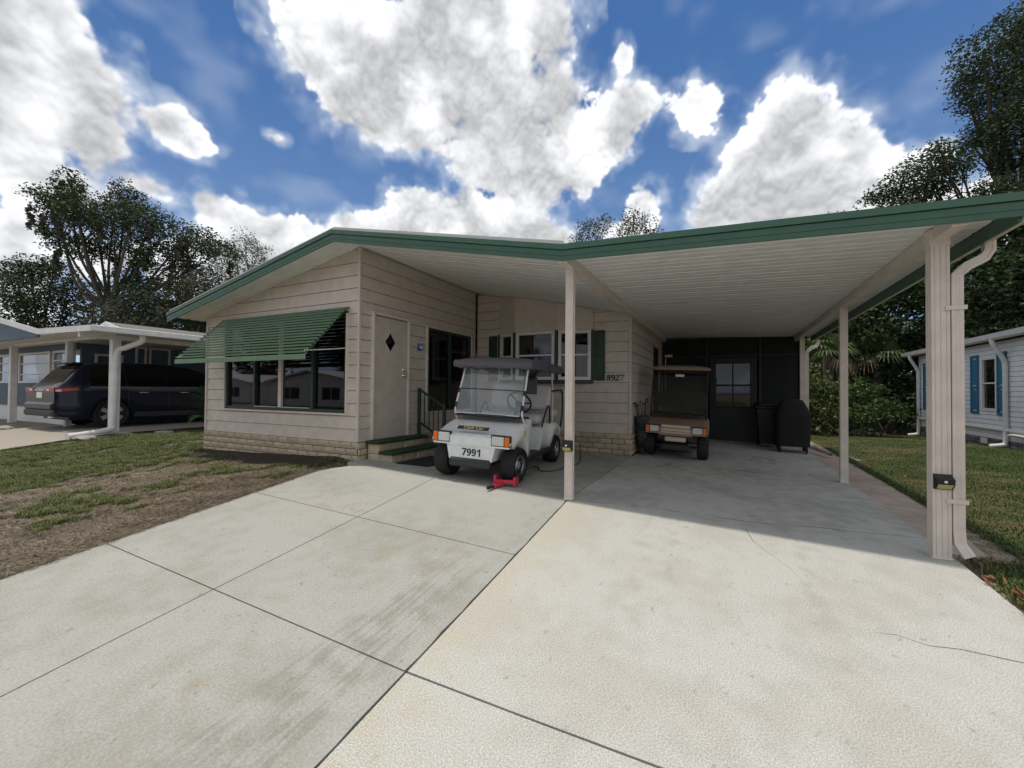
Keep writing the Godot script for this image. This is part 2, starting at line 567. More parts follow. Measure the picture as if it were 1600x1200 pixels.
# stains and tyre marks in the slabs, in plan: x -5.5 .. 2.5, z -13.5 .. 1
var st_rows := []
var st_a := FastNoiseLite.new()
var st_b := FastNoiseLite.new()
var st_c := FastNoiseLite.new()
var st_d := FastNoiseLite.new()
const ST := 1024
func stain_row(j: int) -> void:
	var row := PackedByteArray()
	row.resize(ST * 3)
	var z := -13.5 + (j + 0.5) / ST * 14.5
	for i in ST:
		var x := -5.5 + (i + 0.5) / ST * 8.0
		var n := st_a.get_noise_2d(x, z)
		var f := st_b.get_noise_2d(x, z)
		var w := st_c.get_noise_2d(x * 3.0, z * 0.5)
		var c := Color(1, 1, 1)
		# broad weathering, blotches and dark pits
		c = c.lerp(Color(0.76, 0.75, 0.73), clampf(n * 0.9 + f * 0.55 + 0.22, 0.0, 1.0) * 0.75)
		var pit := st_d.get_noise_2d(x, z)
		c = c.lerp(Color(0.55, 0.53, 0.50), smoothstep(0.52, 0.62, pit) * 0.7)
		if x < -1.57 and z > -4.62:
			c = c.lerp(Color(0.90, 0.83, 0.72), clampf(f * 1.0 + n * 0.6 - 0.1, 0.0, 0.6) * 0.55)
			# worn tyre tracks beside the joint, broken into streaks
			var band := smoothstep(-2.35, -2.1, x + n * 0.1) * smoothstep(-1.62, -1.8, x) * smoothstep(-3.6, -2.4, z)
			var streak := st_c.get_noise_2d(x * 16.0 + z * 0.8, z * 0.9)
			c = c.lerp(Color(0.60, 0.59, 0.56), band * clampf(0.22 + streak * 0.75 + f * 0.6, 0.0, 0.6))
			# paler band along the slope break, fading out towards the joint
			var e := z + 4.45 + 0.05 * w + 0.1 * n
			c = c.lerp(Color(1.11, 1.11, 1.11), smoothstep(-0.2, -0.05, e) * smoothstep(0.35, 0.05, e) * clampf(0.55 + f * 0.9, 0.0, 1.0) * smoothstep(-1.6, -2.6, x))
			for s in [[-2.55, -2.75, 0.07, 0.16], [-2.1, -3.0, 0.10, 0.12], [-2.6, -1.3, 0.14, 0.1], [-3.9, -3.4, 0.4, 0.1]]:
				var q := exp(-pow((x - s[0]) / s[2], 2.0) - pow((z - s[1]) / s[3], 2.0))
				c = c.lerp(Color(0.86, 0.74, 0.58), q * clampf(0.4 + f * 1.2, 0.0, 0.8))
		elif z > -4.7:
			# old slab: tan edge beside the joint, rubber arcs
			var e2 := exp(-(x + 1.57) / 0.32)
			c = c.lerp(Color(1.0, 0.93, 0.82), clampf(e2 * (0.75 + f * 1.1 + n * 0.5), 0.0, 0.85))
			c = c.lerp(Color(0.97, 0.91, 0.86), clampf(n * 1.4 - 0.1, 0.0, 0.6))
			for s in [[-0.62, 0.1], [-0.40, 0.05], [0.55, 0.07]]:
				var path: float = s[0] + 0.09 * (z + 4.0) * (z + 4.0) * 0.35
				var t2 := exp(-pow((x - path) / s[1], 2.0)) * smoothstep(-2.2, -3.4, z)
				c = c.lerp(Color(0.80, 0.77, 0.73), t2 * clampf(0.1 + f * 1.3 + w * 0.8, 0.0, 0.6))
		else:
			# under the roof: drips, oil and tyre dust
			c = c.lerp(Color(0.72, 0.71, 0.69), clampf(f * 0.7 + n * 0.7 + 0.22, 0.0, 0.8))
			for s in [[-0.9, -7.6, 0.25, 0.5], [0.3, -8.0, 0.5, 0.2], [0.7, -9.6, 0.3, 0.7], [-2.6, -5.6, 0.2, 0.3]]:
				var q2 := exp(-pow((x - s[0]) / s[2], 2.0) - pow((z - s[1]) / s[3], 2.0))
				c = c.lerp(Color(0.48, 0.47, 0.45), q2 * clampf(0.4 + f * 1.3, 0.0, 0.9))
		c = Color(c.r * 0.9, c.g * 0.9, c.b * 0.9).linear_to_srgb()
		row[i * 3] = clampi(roundi(c.r * 255), 0, 255)
		row[i * 3 + 1] = clampi(roundi(c.g * 255), 0, 255)
		row[i * 3 + 2] = clampi(roundi(c.b * 255), 0, 255)
	st_rows[j] = row

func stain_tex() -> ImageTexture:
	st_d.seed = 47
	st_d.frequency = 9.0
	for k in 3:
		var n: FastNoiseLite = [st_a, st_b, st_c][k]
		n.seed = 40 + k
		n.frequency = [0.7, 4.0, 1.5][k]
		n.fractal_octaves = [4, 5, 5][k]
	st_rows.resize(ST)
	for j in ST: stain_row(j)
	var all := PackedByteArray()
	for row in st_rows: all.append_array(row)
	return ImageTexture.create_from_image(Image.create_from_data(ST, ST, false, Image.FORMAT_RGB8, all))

# ------------------------------------------------------------------ ground, drive
func slab_y(x: float, z: float) -> float:
	return -0.04 * (clampf(x, -9.0, 3.0) + 1.57) - 0.129 * maxf(0.0, minf(z, 2.0) + 4.62)

func ground_y(x: float, z: float) -> float:
	var g := slab_y(clampf(x, -5.0, 2.1), z)
	if x < -5.0:
		var far := lerpf(0.03, 0.09, smoothstep(-9.0, -12.0, x)) - 0.10 * maxf(0.0, minf(z, 2.0) + 4.7)
		g = lerpf(g - 0.02, far, smoothstep(-5.0, -8.5, x))
	elif x > 1.75:
		g = lerpf(g - 0.03, lerpf(-0.02, -0.25, smoothstep(-12.0, -19.0, z)) - 0.06 * maxf(0.0, minf(z, 2.0) + 4.6), smoothstep(1.75, 5.5, x))
	else:
		g -= 0.07
	return g

func slab(called: String, pts: Array, m: Material, parent: Node, thick := 0.1, lift := 0.0) -> MeshInstance3D:
	var st := begin()
	var poly := PackedVector2Array()
	for p in pts: poly.append(Vector2(p[0], p[1]))
	var idx := Geometry2D.triangulate_polygon(poly)
	var top := []
	for p in poly: top.append(Vector3(p.x, slab_y(p.x, p.y) + lift, p.y))
	var uv := func(v: Vector3) -> Vector2: return Vector2((v.x + 5.5) / 8.0, (v.z + 13.5) / 14.5)
	var emit := func(a: Vector3, b: Vector3, c: Vector3, out: Vector3) -> void:
		if (a - c).cross(a - b).dot(out) < 0.0:
			var t := b
			b = c
			c = t
		for v in [a, b, c]:
			st.set_uv2(uv.call(v))
			st.add_vertex(v)
	for i in range(0, idx.size(), 3):
		emit.call(top[idx[i]], top[idx[i + 1]], top[idx[i + 2]], Vector3.UP)
	var area := 0.0
	for i in poly.size(): area += poly[i].cross(poly[(i + 1) % poly.size()])
	for i in poly.size():
		var j := (i + 1) % poly.size()
		var e := poly[j] - poly[i]
		var n := Vector3(e.y, 0, -e.x) * signf(area)
		var dn := Vector3(0, -thick, 0)
		emit.call(top[i], top[j], top[j] + dn, n)
		emit.call(top[i], top[j] + dn, top[i] + dn, n)
	return obj(called, st, m, parent)

func steps_of(list: Array) -> Array:
	var out := []
	for s in list:
		var x: float = s[0]
		while x < s[1] - 0.001:
			out.append(x)
			x += s[2]
	return out

func ground_and_drive() -> void:
	var xs := steps_of([[-400, -60, 40], [-60, -26, 4], [-26, -10, 0.8], [-10, 3.0, 0.25], [3.0, 14, 0.8], [14, 60, 5], [60, 401, 40]])
	var zs := steps_of([[-400, -60, 40], [-60, -24, 4], [-24, -14, 0.8], [-14, 2.5, 0.25], [2.5, 10, 1.5], [10, 60, 8], [60, 401, 40]])
	var bump := FastNoiseLite.new()
	bump.seed = 4
	bump.frequency = 0.6
	var st := begin()
	st.set_smooth_group(1)
	var nx := xs.size()
	for z in zs:
		for x in xs:
			var y := ground_y(x, z)
			if (x < -5.3 or x > 2.4) and absf(x) < 30.0: y += bump.get_noise_2d(x, z) * 0.035
			st.add_vertex(Vector3(x, y, z))
	for j in zs.size() - 1:
		for i in nx - 1:
			var a := j * nx + i
			for k in [a, a + 1, a + nx + 1, a, a + nx + 1, a + nx]: st.add_index(k)
	var g := obj("ground", st, M.soil)
	g.set_meta("kind", "structure")
	# the newer drive, left: panels between sawn joints
	var d := Node3D.new()
	d.name = "driveway"
	d.set_meta("kind", "structure")
	add_child(d)
	var gx := [[-5.03, -3.385], [-3.375, -1.583]]
	var gz := [[-4.615, -3.285], [-3.275, -1.905], [-1.895, -0.5], [-0.49, 1.6], [1.61, 5.4]]
	for a in gx:
		for b in gz:
			var pts := [[a[0], b[0]], [a[1], b[0]], [a[1], b[1]], [a[0], b[1]]]
			if a[0] < -5.0 and b[0] < -4.6:
				pts = [[-4.55, b[0]], [a[1], b[0]], [a[1], b[1]], [a[0], b[1]], [-5.03, -4.1], [-4.95, -4.33], [-4.8, -4.5]]
			if a[1] > -2.0:
				# the edge along the old slab is ragged
				var edge := []
				var nn := int((b[1] - b[0]) / 0.11)
				for k in range(0, nn + 1):
					edge.append([a[1] - absf(sin(k * 2.3 + b[0] * 5.0)) * 0.006 - (0.004 if k % 3 == 0 else 0.0), lerpf(b[0], b[1], float(k) / nn)])
				pts = [[a[0], b[0]]] + edge + [[a[0], b[1]]]
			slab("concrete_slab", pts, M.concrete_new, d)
	# the older drive, right, its cracks open
	var c3 := [[0.16, -4.622], [0.21, -4.38], [0.30, -4.22], [0.44, -4.01], [0.49, -3.85], [0.56, -3.67]]
	var c2 := [[0.79, -3.37], [0.92, -3.405], [1.06, -3.37], [1.21, -3.41], [1.47, -3.42], [1.76, -3.45]]
	var old := [[-1.573, -4.622]]
	for k in c3.size(): old.append([c3[k][0] - 0.003 * (1.0 - k / 5.0), c3[k][1]])
	for k in range(c3.size() - 2, -1, -1): old.append([c3[k][0] + 0.003 * (1.0 - k / 5.0), c3[k][1]])
	old.append_array([[1.66, -4.622], [1.70, -4.2], [1.76, -3.7]])
	for k in range(c2.size() - 1, -1, -1): old.append([c2[k][0], c2[k][1] - 0.002 - 0.0008 * k])
	for k in range(1, c2.size()): old.append([c2[k][0], c2[k][1] + 0.002 + 0.0008 * k])
	old.append_array([[1.80, -3.0], [1.95, -1.99]])
	for p in [[1.2, -1.985], [0.3, -1.975], [-0.23, -1.963], [-0.9, -1.932], [-1.573, -1.907]]: old.append([p[0], p[1]])
	slab("concrete_slab", old, M.concrete_old, d)
	slab("concrete_slab", [[-1.573, -1.893], [-0.9, -1.92], [-0.23, -1.95], [0.3, -1.96], [1.2, -1.97], [1.96, -1.975], [2.2, 1.6], [-1.573, 1.6]], M.concrete_old, d)
	slab("concrete_slab", [[-1.573, 1.61], [2.2, 1.61], [2.5, 5.4], [-1.573, 5.4]], M.concrete_old, d)
	# slab under the carport and the apron by the door
	var c := Node3D.new()
	c.name = "carport_floor"
	c.set_meta("kind", "structure")
	add_child(c)
	slab("concrete_slab", [[-4.98, -8.30], [-1.583, -8.30], [-1.583, -4.625], [-4.98, -4.625]], M.concrete_new, c)
	var c1 := [[-1.573, -4.64], [-1.3, -4.67], [-1.06, -4.75], [-0.86, -4.77], [-0.71, -4.83], [-0.5, -4.83], [-0.3, -4.87], [0.0, -4.875], [0.33, -4.91], [0.6, -5.02], [0.82, -5.11], [1.15, -5.15], [1.4, -5.25], [1.66, -5.29]]
	var c4 := [[1.66, -7.48], [1.05, -7.33], [0.6, -7.24], [0.13, -7.11], [-0.4, -7.16], [-0.9, -7.02], [-1.573, -7.05]]
	var front := [[1.66, -4.622], [-1.573, -4.622]]
	for k in c1.size(): front.append([c1[k][0], c1[k][1] + 0.009 + 0.005 * sin(k * 2.7)])
	slab("concrete_slab", front, M.concrete_old, c)
	var midp := []
	for k in range(c1.size() - 1, -1, -1): midp.append([c1[k][0], c1[k][1] - 0.008 - 0.004 * sin(k * 1.9)])
	for k in range(c4.size() - 1, -1, -1): midp.append([c4[k][0], c4[k][1] + 0.008])
	slab("concrete_slab", midp, M.concrete_old, c)
	var backp := []
	for p in c4: backp.append([p[0], p[1] - 0.008])
	backp.append_array([[-1.573, -12.9], [1.66, -12.9]])
	slab("concrete_slab", backp, M.concrete_old, c)
	# dirt packed in the two long cracks
	for line in [[c1, 0.011], [c4, 0.007]]:
		var cd := []
		for p in line[0]: cd.append([p[0], p[1] + line[1]])
		for k in range(line[0].size() - 1, -1, -1): cd.append([line[0][k][0], line[0][k][1] - line[1]])
		slab("crack_dirt", cd, M.mulch, c, 0.04, -0.003)
	# pink strip along the carport
	var e := Node3D.new()
	e.name = "side_path"
	e.set_meta("kind", "structure")
	add_child(e)
	for b in [[-4.95, -6.3], [-6.31, -8.3], [-8.31, -10.6], [-10.61, -13.2]]:
		var w0: float = lerpf(1.95, 2.18, smoothstep(-4.8, -7.0, b[0]))
		var w1: float = lerpf(1.95, 2.18, smoothstep(-4.8, -7.0, b[1]))
		slab("concrete_slab", [[1.668, b[0]], [w0, b[0]], [w1, b[1]], [1.668, b[1]]], M.concrete_pink, e, 0.1, -0.012)
	# mulch bed under the picture window
	var mb := begin()
	mb.set_smooth_group(1)
	var mz := [-4.80, -4.66, -4.5, -4.34, -4.2, -4.08]
	var mxs := steps_of([[-8.9, -4.99, 0.23]])
	for j in mz.size() - 1:
		for i in mxs.size() - 1:
			var v := []
			for w in [[i, j], [i + 1, j], [i + 1, j + 1], [i, j + 1]]:
				var x: float = mxs[w[0]]
				var wave := 0.10 * sin(x * 2.7) + 0.07 * sin(x * 6.1)
				var z: float = mz[w[1]] + wave * w[1] / 5.0
				v.append(Vector3(x, ground_y(x, z) + (0.03 - 0.045 * pow(w[1] / 5.0, 2.0)) + bump.get_noise_2d(x, z) * 0.035 * (1.0 if x < -5.3 else 0.0), z))
			quad(mb, v[0], v[1], v[2], v[3], Vector3.UP)
	obj("mulch_bed", mb, M.mulch).set_meta("kind", "structure")
	# the street in front
	var rd := begin()
	rd.set_smooth_group(1)
	quad(rd, Vector3(-120, -0.86, 5.6), Vector3(120, -0.86, 5.6), Vector3(120, -0.86, 12.0), Vector3(-120, -0.86, 12.0), Vector3.UP)
	obj("road", rd, M.asphalt).set_meta("kind", "structure")
	for q in [[12.2, 90.0]]:
		var fl := begin()
		quad(fl, Vector3(-150, -0.84, q[0]), Vector3(150, -0.84, q[0]), Vector3(150, -0.84, q[1]), Vector3(-150, -0.84, q[1]), Vector3.UP)
		obj("opposite_lawn", fl, M.far_grass).set_meta("kind", "structure")
	# neighbour's drive
	var nd := begin()
	var pts := [[-12.8, -5.4], [-12.6, -3.6], [-12.5, -1.0], [-12.5, 3.0], [-16.6, 3.0], [-16.7, -14.0], [-12.9, -14.0]]
	var poly := PackedVector2Array()
	for p in pts: poly.append(Vector2(p[0], p[1]))
	nd.set_smooth_group(-1)
	var zz := steps_of([[-14.0, 3.3, 0.7]])
	for k in zz.size() - 1:
		var cell := Geometry2D.intersect_polygons(poly, rect(-20, zz[k], 0, zz[k + 1]))
		for piece in cell:
			var ix := Geometry2D.triangulate_polygon(piece)
			for i in range(0, ix.size(), 3):
				var v := []
				for q in 3:
					var p2: Vector2 = piece[ix[i + q]]
					v.append(Vector3(p2.x, ground_y(p2.x, p2.y) + 0.05, p2.y))
				tri(nd, v[0], v[1], v[2], Vector3.UP)
	var ndo := obj("neighbour_drive", nd, M.concrete_far)
	ndo.set_meta("kind", "structure")
	# stones edging it, and loose ones on the grass
	var r := RandomNumberGenerator.new()
	r.seed = 9
	for q in [[-12.45, -4.3, "flat grey stone at the mouth of the neighbour's white downspout"], [-12.5, -5.0, "flat grey stone just behind the neighbour's white downspout elbow"], [-12.35, -5.7, "flat stone in the grass edge nearest the spiky cycad"]]:
		rock(Vector3(q[0], 0.11, q[1]), Vector3(0.24, 0.05, 0.2), r, q[2], "edging stones along the neighbour's drive")
	rock(Vector3(-17.7, 0.1, -3.9), Vector3(0.16, 0.11, 0.14), r, "rounded white rock on grass at far left edge", "")
	rock(Vector3(-16.9, 0.1, -4.25), Vector3(0.3, 0.09, 0.13), r, "long pale rock on grass behind the dark car", "")
	var ss := slab("stepping_stone", [[2.3, -11.4], [2.85, -11.5], [2.95, -10.95], [2.35, -10.8]], M.rock, self, 0.08, 0.03)
	tag(ss, "flat grey concrete stone lying in grass beside pink strip", "stepping stone")

func rock(at: Vector3, s: Vector3, r: RandomNumberGenerator, label: String, group: String) -> void:
	var st := begin()
	var rings := []
	for k in 6:
		var v := PackedVector3Array()
		var el := -PI / 2 + PI * (k + 0.02) / 5.04
		for i in 9:
			var j := r.randf_range(0.8, 1.15)
			v.append(at + Vector3(cos(TAU * i / 9) * cos(el) * s.x * j, sin(el) * s.y, sin(TAU * i / 9) * cos(el) * s.z * j))
		rings.append(v)
	loft(st, rings, true, true, false)
	tag(obj("rock", st, M.rock), label, "rock", group)

# ------------------------------------------------------------------ the home
# lap siding: boards across an outline, cut at the openings. o + U*u + V*v, facing out along N
func boards(parent: Node, outline: PackedVector2Array, holes: Array, o: Vector3, U: Vector3, N: Vector3, v0: float, pitch: float, m: Material, lap := 0.016, thick := 0.1, called := "siding_board", gap := 0.007) -> void:
	var top := -100.0
	var u0 := 1e9
	var u1 := -1e9
	for p in outline:
		top = maxf(top, p.y)
		u0 = minf(u0, p.x)
		u1 = maxf(u1, p.x)
	var v := v0
	while v < top:
		var pieces: Array = Geometry2D.intersect_polygons(outline, rect(u0 - 1, v, u1 + 1, v + pitch - gap))
		for h in holes:
			var next := []
			for p in pieces: next.append_array(Geometry2D.clip_polygons(p, h))
			pieces = next
		for p in pieces:
			if p.size() < 3: continue
			var a := 0.0
			for i in p.size(): a += p[i].cross(p[(i + 1) % p.size()])
			if absf(a) < 0.002: continue
			var st := begin()
			prism(st, p, o, U, Vector3.UP, -N * thick, func(q: Vector2) -> float: return lerpf(lap, 0.002, clampf((q.y - v) / pitch, 0.0, 1.0)))
			obj(called, st, m, parent)
		v += pitch

# courses of rough bricks on a mortar bed. faces N, runs along U from 0 to length
var brick_meshes := []
func bricks(parent: Node, o: Vector3, U: Vector3, N: Vector3, length: float, height: float, bw := 0.243, bh := 0.1, mats := "brick", n_mats := 4, skip := 0.0) -> void:
	if brick_meshes.is_empty():
		for k in 5:
			var nz := FastNoiseLite.new()
			nz.seed = 60 + k
			nz.frequency = 2.2
			var st := begin()
			var g := []
			for j in 4:
				for i in 6:
					var x := i / 5.0
					var y := j / 3.0
					var edge: float = 0.0 if i == 0 or i == 5 or j == 0 or j == 3 else 1.0
					g.append(Vector3(x, y, edge * (0.012 + 0.011 * nz.get_noise_2d(x * 2.4 + k, y + 0.3 * k))))
			for j in 3:
				for i in 5:
					quad(st, g[j * 6 + i], g[j * 6 + i + 1], g[j * 6 + i + 7], g[j * 6 + i + 6], Vector3.BACK)
			var bk := [Vector3(0, 0, -0.05), Vector3(1, 0, -0.05), Vector3(1, 1, -0.05), Vector3(0, 1, -0.05)]
			var fr := [Vector3(0, 0, 0), Vector3(1, 0, 0), Vector3(1, 1, 0), Vector3(0, 1, 0)]
			for i in 4:
				quad(st, fr[i], fr[(i + 1) % 4], bk[(i + 1) % 4], bk[i], (fr[i] + fr[(i + 1) % 4]) * 0.5 - Vector3(0.5, 0.5, 0))
			st.generate_normals()
			brick_meshes.append(st.commit())
	var r := RandomNumberGenerator.new()
	r.seed = int(length * 1000) + int(height * 77)
	var rows := ceili(height / bh)
	for j in rows:
		var u := -bw * (0.5 if j % 2 else 0.0) - skip
		while u < length - 0.02:
			var a := maxf(u, 0.0) + 0.005
			var b := minf(u + bw, length) - 0.005
			u += bw
			if b - a < 0.03: continue
			var y1 := height - j * bh - 0.005
			var y0 := maxf(height - (j + 1) * bh + 0.005, -0.2)
			var w := MeshInstance3D.new()
			w.name = "brick"
			w.mesh = brick_meshes[r.randi() % 5]
			w.material_override = M["%s%d" % [mats, r.randi() % n_mats]]
			var p := o + U * a + Vector3.UP * y0 + N * r.randf_range(-0.002, 0.003)
			w.transform = Transform3D(Basis(U * (b - a), Vector3.UP * (y1 - y0), N), p)
			parent.add_child(w, true)
	box("mortar_bed", o + U * length * 0.5 + Vector3.UP * (height * 0.5 - 0.1) - N * 0.036, U.abs() * (length - 0.01) + Vector3.UP * (height + 0.2 - 0.006) + N.abs() * 0.05, M.mortar, parent)

# a frame of four bars with panes; columns is a list of the panes' edges along u
func window_unit(parent: Node, o: Vector3, U: Vector3, N: Vector3, u0: float, v0: float, u1: float, v1: float, frame: Material, fw: float, splits: Array, cross: Array, bar: Material, g: Material, called := "window", proud := 0.02) -> Node3D:
	var w := Node3D.new()
	w.name = called
	parent.add_child(w, true)
	var dep := 0.07
	var mid := N * (proud - dep * 0.5)
	var b := func(part: String, a0: float, b0: float, a1: float, b1: float, m: Material, off: Vector3, d: float) -> void:
		box(part, o + U * (a0 + a1) * 0.5 + Vector3.UP * (b0 + b1) * 0.5 + off, Vector3(absf(a1 - a0), b1 - b0, d), m, w, 0.004, Basis(U, Vector3.UP, N))
	b.call("frame", u0, v0, u1, v0 + fw, frame, mid, dep)
	b.call("frame", u0, v1 - fw, u1, v1, frame, mid, dep)
	b.call("frame", u0, v0 + fw + 0.001, u0 + fw, v1 - fw - 0.001, frame, mid, dep)
	b.call("frame", u1 - fw, v0 + fw + 0.001, u1, v1 - fw - 0.001, frame, mid, dep)
	var edges := [u0 + fw]
	for s in splits:
		b.call("mullion", s[0] - s[1] * 0.5, v0 + fw + 0.001, s[0] + s[1] * 0.5, v1 - fw - 0.001, s[2] if s.size() > 2 else bar, mid + N * 0.004, dep * 0.8)
		edges.append(s[0] - s[1] * 0.5)
		edges.append(s[0] + s[1] * 0.5)
	edges.append(u1 - fw)
	for k in range(0, edges.size(), 2):
		for c in cross:
			b.call("sash_rail", edges[k] + 0.001, c - 0.018, edges[k + 1] - 0.001, c + 0.018, bar, mid, dep * 0.7)
		b.call("pane", edges[k] + 0.001, v0 + fw + 0.001, edges[k + 1] - 0.001, v1 - fw - 0.001, g, mid - N * (0.012 + 0.006 * (k % 4)), 0.005)
	return w

const ZF := -4.32
const RIDGE := -5.02
const VALLEY := -1.57

func roof_under(x: float) -> float:
	if x <= RIDGE: return 3.385 - 0.203 * (RIDGE - x)
	if x <= VALLEY: return 3.385 - 0.205 * (x - RIDGE)
	return 2.678 - 0.036 * (x - VALLEY)

# a roof pan between two x positions, one strip in z
func pan(called: String, x0: float, x1: float, z0: float, z1: float, m: Material, parent: Node, rise := 0.0) -> void:
	var st := begin()
	var prof := PackedVector2Array([Vector2(z0 + 0.004, 0.006), Vector2(z0 + 0.012, 0), Vector2((z0 + z1) * 0.5 - 0.012, 0), Vector2((z0 + z1) * 0.5 - 0.005, 0.007), Vector2((z0 + z1) * 0.5 + 0.005, 0.007), Vector2((z0 + z1) * 0.5 + 0.012, 0), Vector2(z1 - 0.03, 0), Vector2(z1 - 0.022, 0.018), Vector2(z1 - 0.004, 0.018), Vector2(z1 - 0.004, 0.03), Vector2(z0 + 0.004, 0.03)])
	var a := PackedVector3Array()
	var b := PackedVector3Array()
	for p in prof:
		a.append(Vector3(x0, roof_under(x0) + p.y + rise * (ZF - p.x), p.x))
		b.append(Vector3(x1, roof_under(x1) + p.y + rise * (ZF - p.x), p.x))
	loft(st, [a, b], true, true, false)
	obj(called, st, m, parent)

func sloped(called: String, x0: float, y0: float, x1: float, y1: float, z0: float, z1: float, h: float, m: Material, parent: Node) -> MeshInstance3D:
	var st := begin()
	prism(st, PackedVector2Array([Vector2(x0, y0), Vector2(x1, y1), Vector2(x1, y1 + h), Vector2(x0, y0 + h)]), Vector3(0, 0, z1), Vector3.RIGHT, Vector3.UP, Vector3(0, 0, z0 - z1))
	return obj(called, st, m, parent)

func fascia(parent: Node, x0: float, y0: float, x1: float, y1: float, z: float) -> void:
	# y: the lower edge; a lower band, a shadow groove and a cap
	sloped("fascia", x0, y0, x1, y1, z - 0.02, z, 0.045, M.green, parent)
	sloped("fascia", x0, y0 + 0.047, x1, y1 + 0.047, z - 0.02, z + 0.004, 0.055, M.green, parent)
	sloped("fascia", x0, y0 + 0.100, x1, y1 + 0.100, z - 0.03, z - 0.006, 0.014, M.green, parent)
	sloped("fascia", x0, y0 + 0.112, x1, y1 + 0.112, z - 0.03, z + 0.018, 0.058, M.green, parent)

func home() -> void:
	var h := thing("mobile_home", "beige lap-sided single-storey home with green trim and brick skirting", "house")
	var XW := -5.02
	var ZW := -4.85
	var ZB := -8.34
	# front gable wall
	var out := PackedVector2Array([Vector2(-8.95, 0.40), Vector2(XW, 0.40), Vector2(XW, roof_under(XW) - 0.005), Vector2(-8.95, roof_under(-8.95) - 0.005)])
	boards(h, out, [rect(-8.36, 0.80, -5.24, 2.42)], Vector3(0, 0, ZW), Vector3.RIGHT, Vector3.BACK, 0.40, 0.197, M.siding)
	# side wall with the door
	var outb := PackedVector2Array([Vector2(4.852, 0.40), Vector2(8.238, 0.40), Vector2(8.238, 3.37), Vector2(4.852, 3.37)])
	boards(h, outb, [rect(5.115, 0.41, 5.985, 2.44), rect(6.49, 0.78, 8.07, 2.40)], Vector3(XW, 0, 0), Vector3.FORWARD, Vector3.RIGHT, 0.40, 0.197, M.siding)
	# recessed front wall with the bay
	var outc := PackedVector2Array([Vector2(XW + 0.004, 0.40), Vector2(-1.64, 0.40), Vector2(-1.64, roof_under(-1.64) - 0.005), Vector2(XW + 0.004, 3.37)])
	boards(h, outc, [rect(-4.47, 1.36, -2.36, 2.44)], Vector3(0, 0, ZB), Vector3.RIGHT, Vector3.BACK, 0.40, 0.197, M.siding)
	# side wall along the carport
	boards(h, rect(8.342, 0.40, 12.8, 2.66), [rect(11.2, 0.42, 12.05, 2.35)], Vector3(-1.64, 0, 0), Vector3.FORWARD, Vector3.RIGHT, 0.40, 0.197, M.siding)
	# far walls that close the rooms
	box("rear_wall", Vector3(-6.9, 1.6, -17.95), Vector3(4.1, 2.6, 0.1), M.siding, h)
	box("rear_wall", Vector3(-3.25, 1.45, -17.95), Vector3(3.2, 2.1, 0.1), M.siding, h)
	box("outer_wall", Vector3(-8.9, 1.43, -11.4), Vector3(0.1, 2.26, 13.0), M.siding, h)
	box("outer_wall", Vector3(-1.7, 1.5, -15.4), Vector3(0.1, 2.3, 5.1), M.siding, h)
	box("house_floor", Vector3(-6.96, 0.30, -11.3), Vector3(3.7, 0.1, 12.7), M.interior, h)
	box("house_floor", Vector3(-3.42, 0.30, -13.2), Vector3(3.2, 0.1, 9.4), M.interior, h)
	# rooms behind the big windows: a plain inner wall
	box("room_wall", Vector3(-6.98, 1.75, -7.2), Vector3(3.6, 2.7, 0.08), M.interior, h)
	box("room_wall", Vector3(-7.0, 1.75, -8.2), Vector3(0.08, 2.7, 1.9), M.interior, h)
	box("room_wall", Vector3(-3.4, 1.6, -10.6), Vector3(3.3, 2.4, 0.08), M.interior, h)
	# corner boards
	for c in [[XW + 0.012, ZW + 0.012, 3.36], [-8.96, ZW + 0.012, 2.56], [-1.63, ZB + 0.012, 2.65]]:
		box("corner_trim", Vector3(c[0], (0.4 + c[2]) * 0.5, c[1]), Vector3(0.045, c[2] - 0.4, 0.045), M.siding, h, 0.006)
	# skirting bricks
	bricks(h, Vector3(-9.0, 0.0, ZW + 0.03), Vector3.RIGHT, Vector3.BACK, 4.03, 0.40)
	bricks(h, Vector3(XW + 0.05, 0.0, ZW + 0.03), Vector3.FORWARD, Vector3.RIGHT, 3.46, 0.40, 0.243, 0.1, "brick", 4, 0.08)
	bricks(h, Vector3(XW, 0.0, ZB + 0.03), Vector3.RIGHT, Vector3.BACK, 3.41, 0.40)
	bricks(h, Vector3(-1.61, 0.0, ZB + 0.03), Vector3.FORWARD, Vector3.RIGHT, 4.4, 0.40, 0.243, 0.1, "brick", 4, 0.08)
	bricks(h, Vector3(-9.0, 0.0, ZW + 0.03) + Vector3(0, 0, -1.2), Vector3.BACK, Vector3.LEFT, 1.2, 0.40, 0.243, 0.1, "brick", 4, 0.05)
	# roof deck above, soffit below
	sloped("roof", -9.32, roof_under(-9.32) + 0.045, RIDGE, 3.385 + 0.045, -18.2, ZF - 0.03, 0.09, M.roof_metal, h)
	sloped("roof", RIDGE, 3.385 + 0.045, VALLEY, roof_under(VALLEY) + 0.045, -18.2, ZF - 0.03, 0.09, M.roof_metal, h)
	for k in 14:
		pan("soffit_panel", RIDGE + 0.002, VALLEY - 0.002, ZF - 0.03 - 0.3 * (k + 1), ZF - 0.03 - 0.3 * k, M.ceiling, h)
	for k in 2:
		pan("soffit_panel", -9.28, RIDGE - 0.002, ZF - 0.03 - 0.3 * (k + 1), ZF - 0.03 - 0.3 * k, M.ceiling, h)
	for k in 9:
		pan("soffit_panel", -9.28, -8.99, ZF - 0.63 - 1.5 * (k + 1), ZF - 0.63 - 1.5 * k, M.ceiling, h)
	fascia(h, -9.32, roof_under(-9.32) - 0.085, RIDGE, 3.385 - 0.085, ZF)
	fascia(h, RIDGE, 3.385 - 0.085, VALLEY, roof_under(VALLEY) - 0.085, ZF)
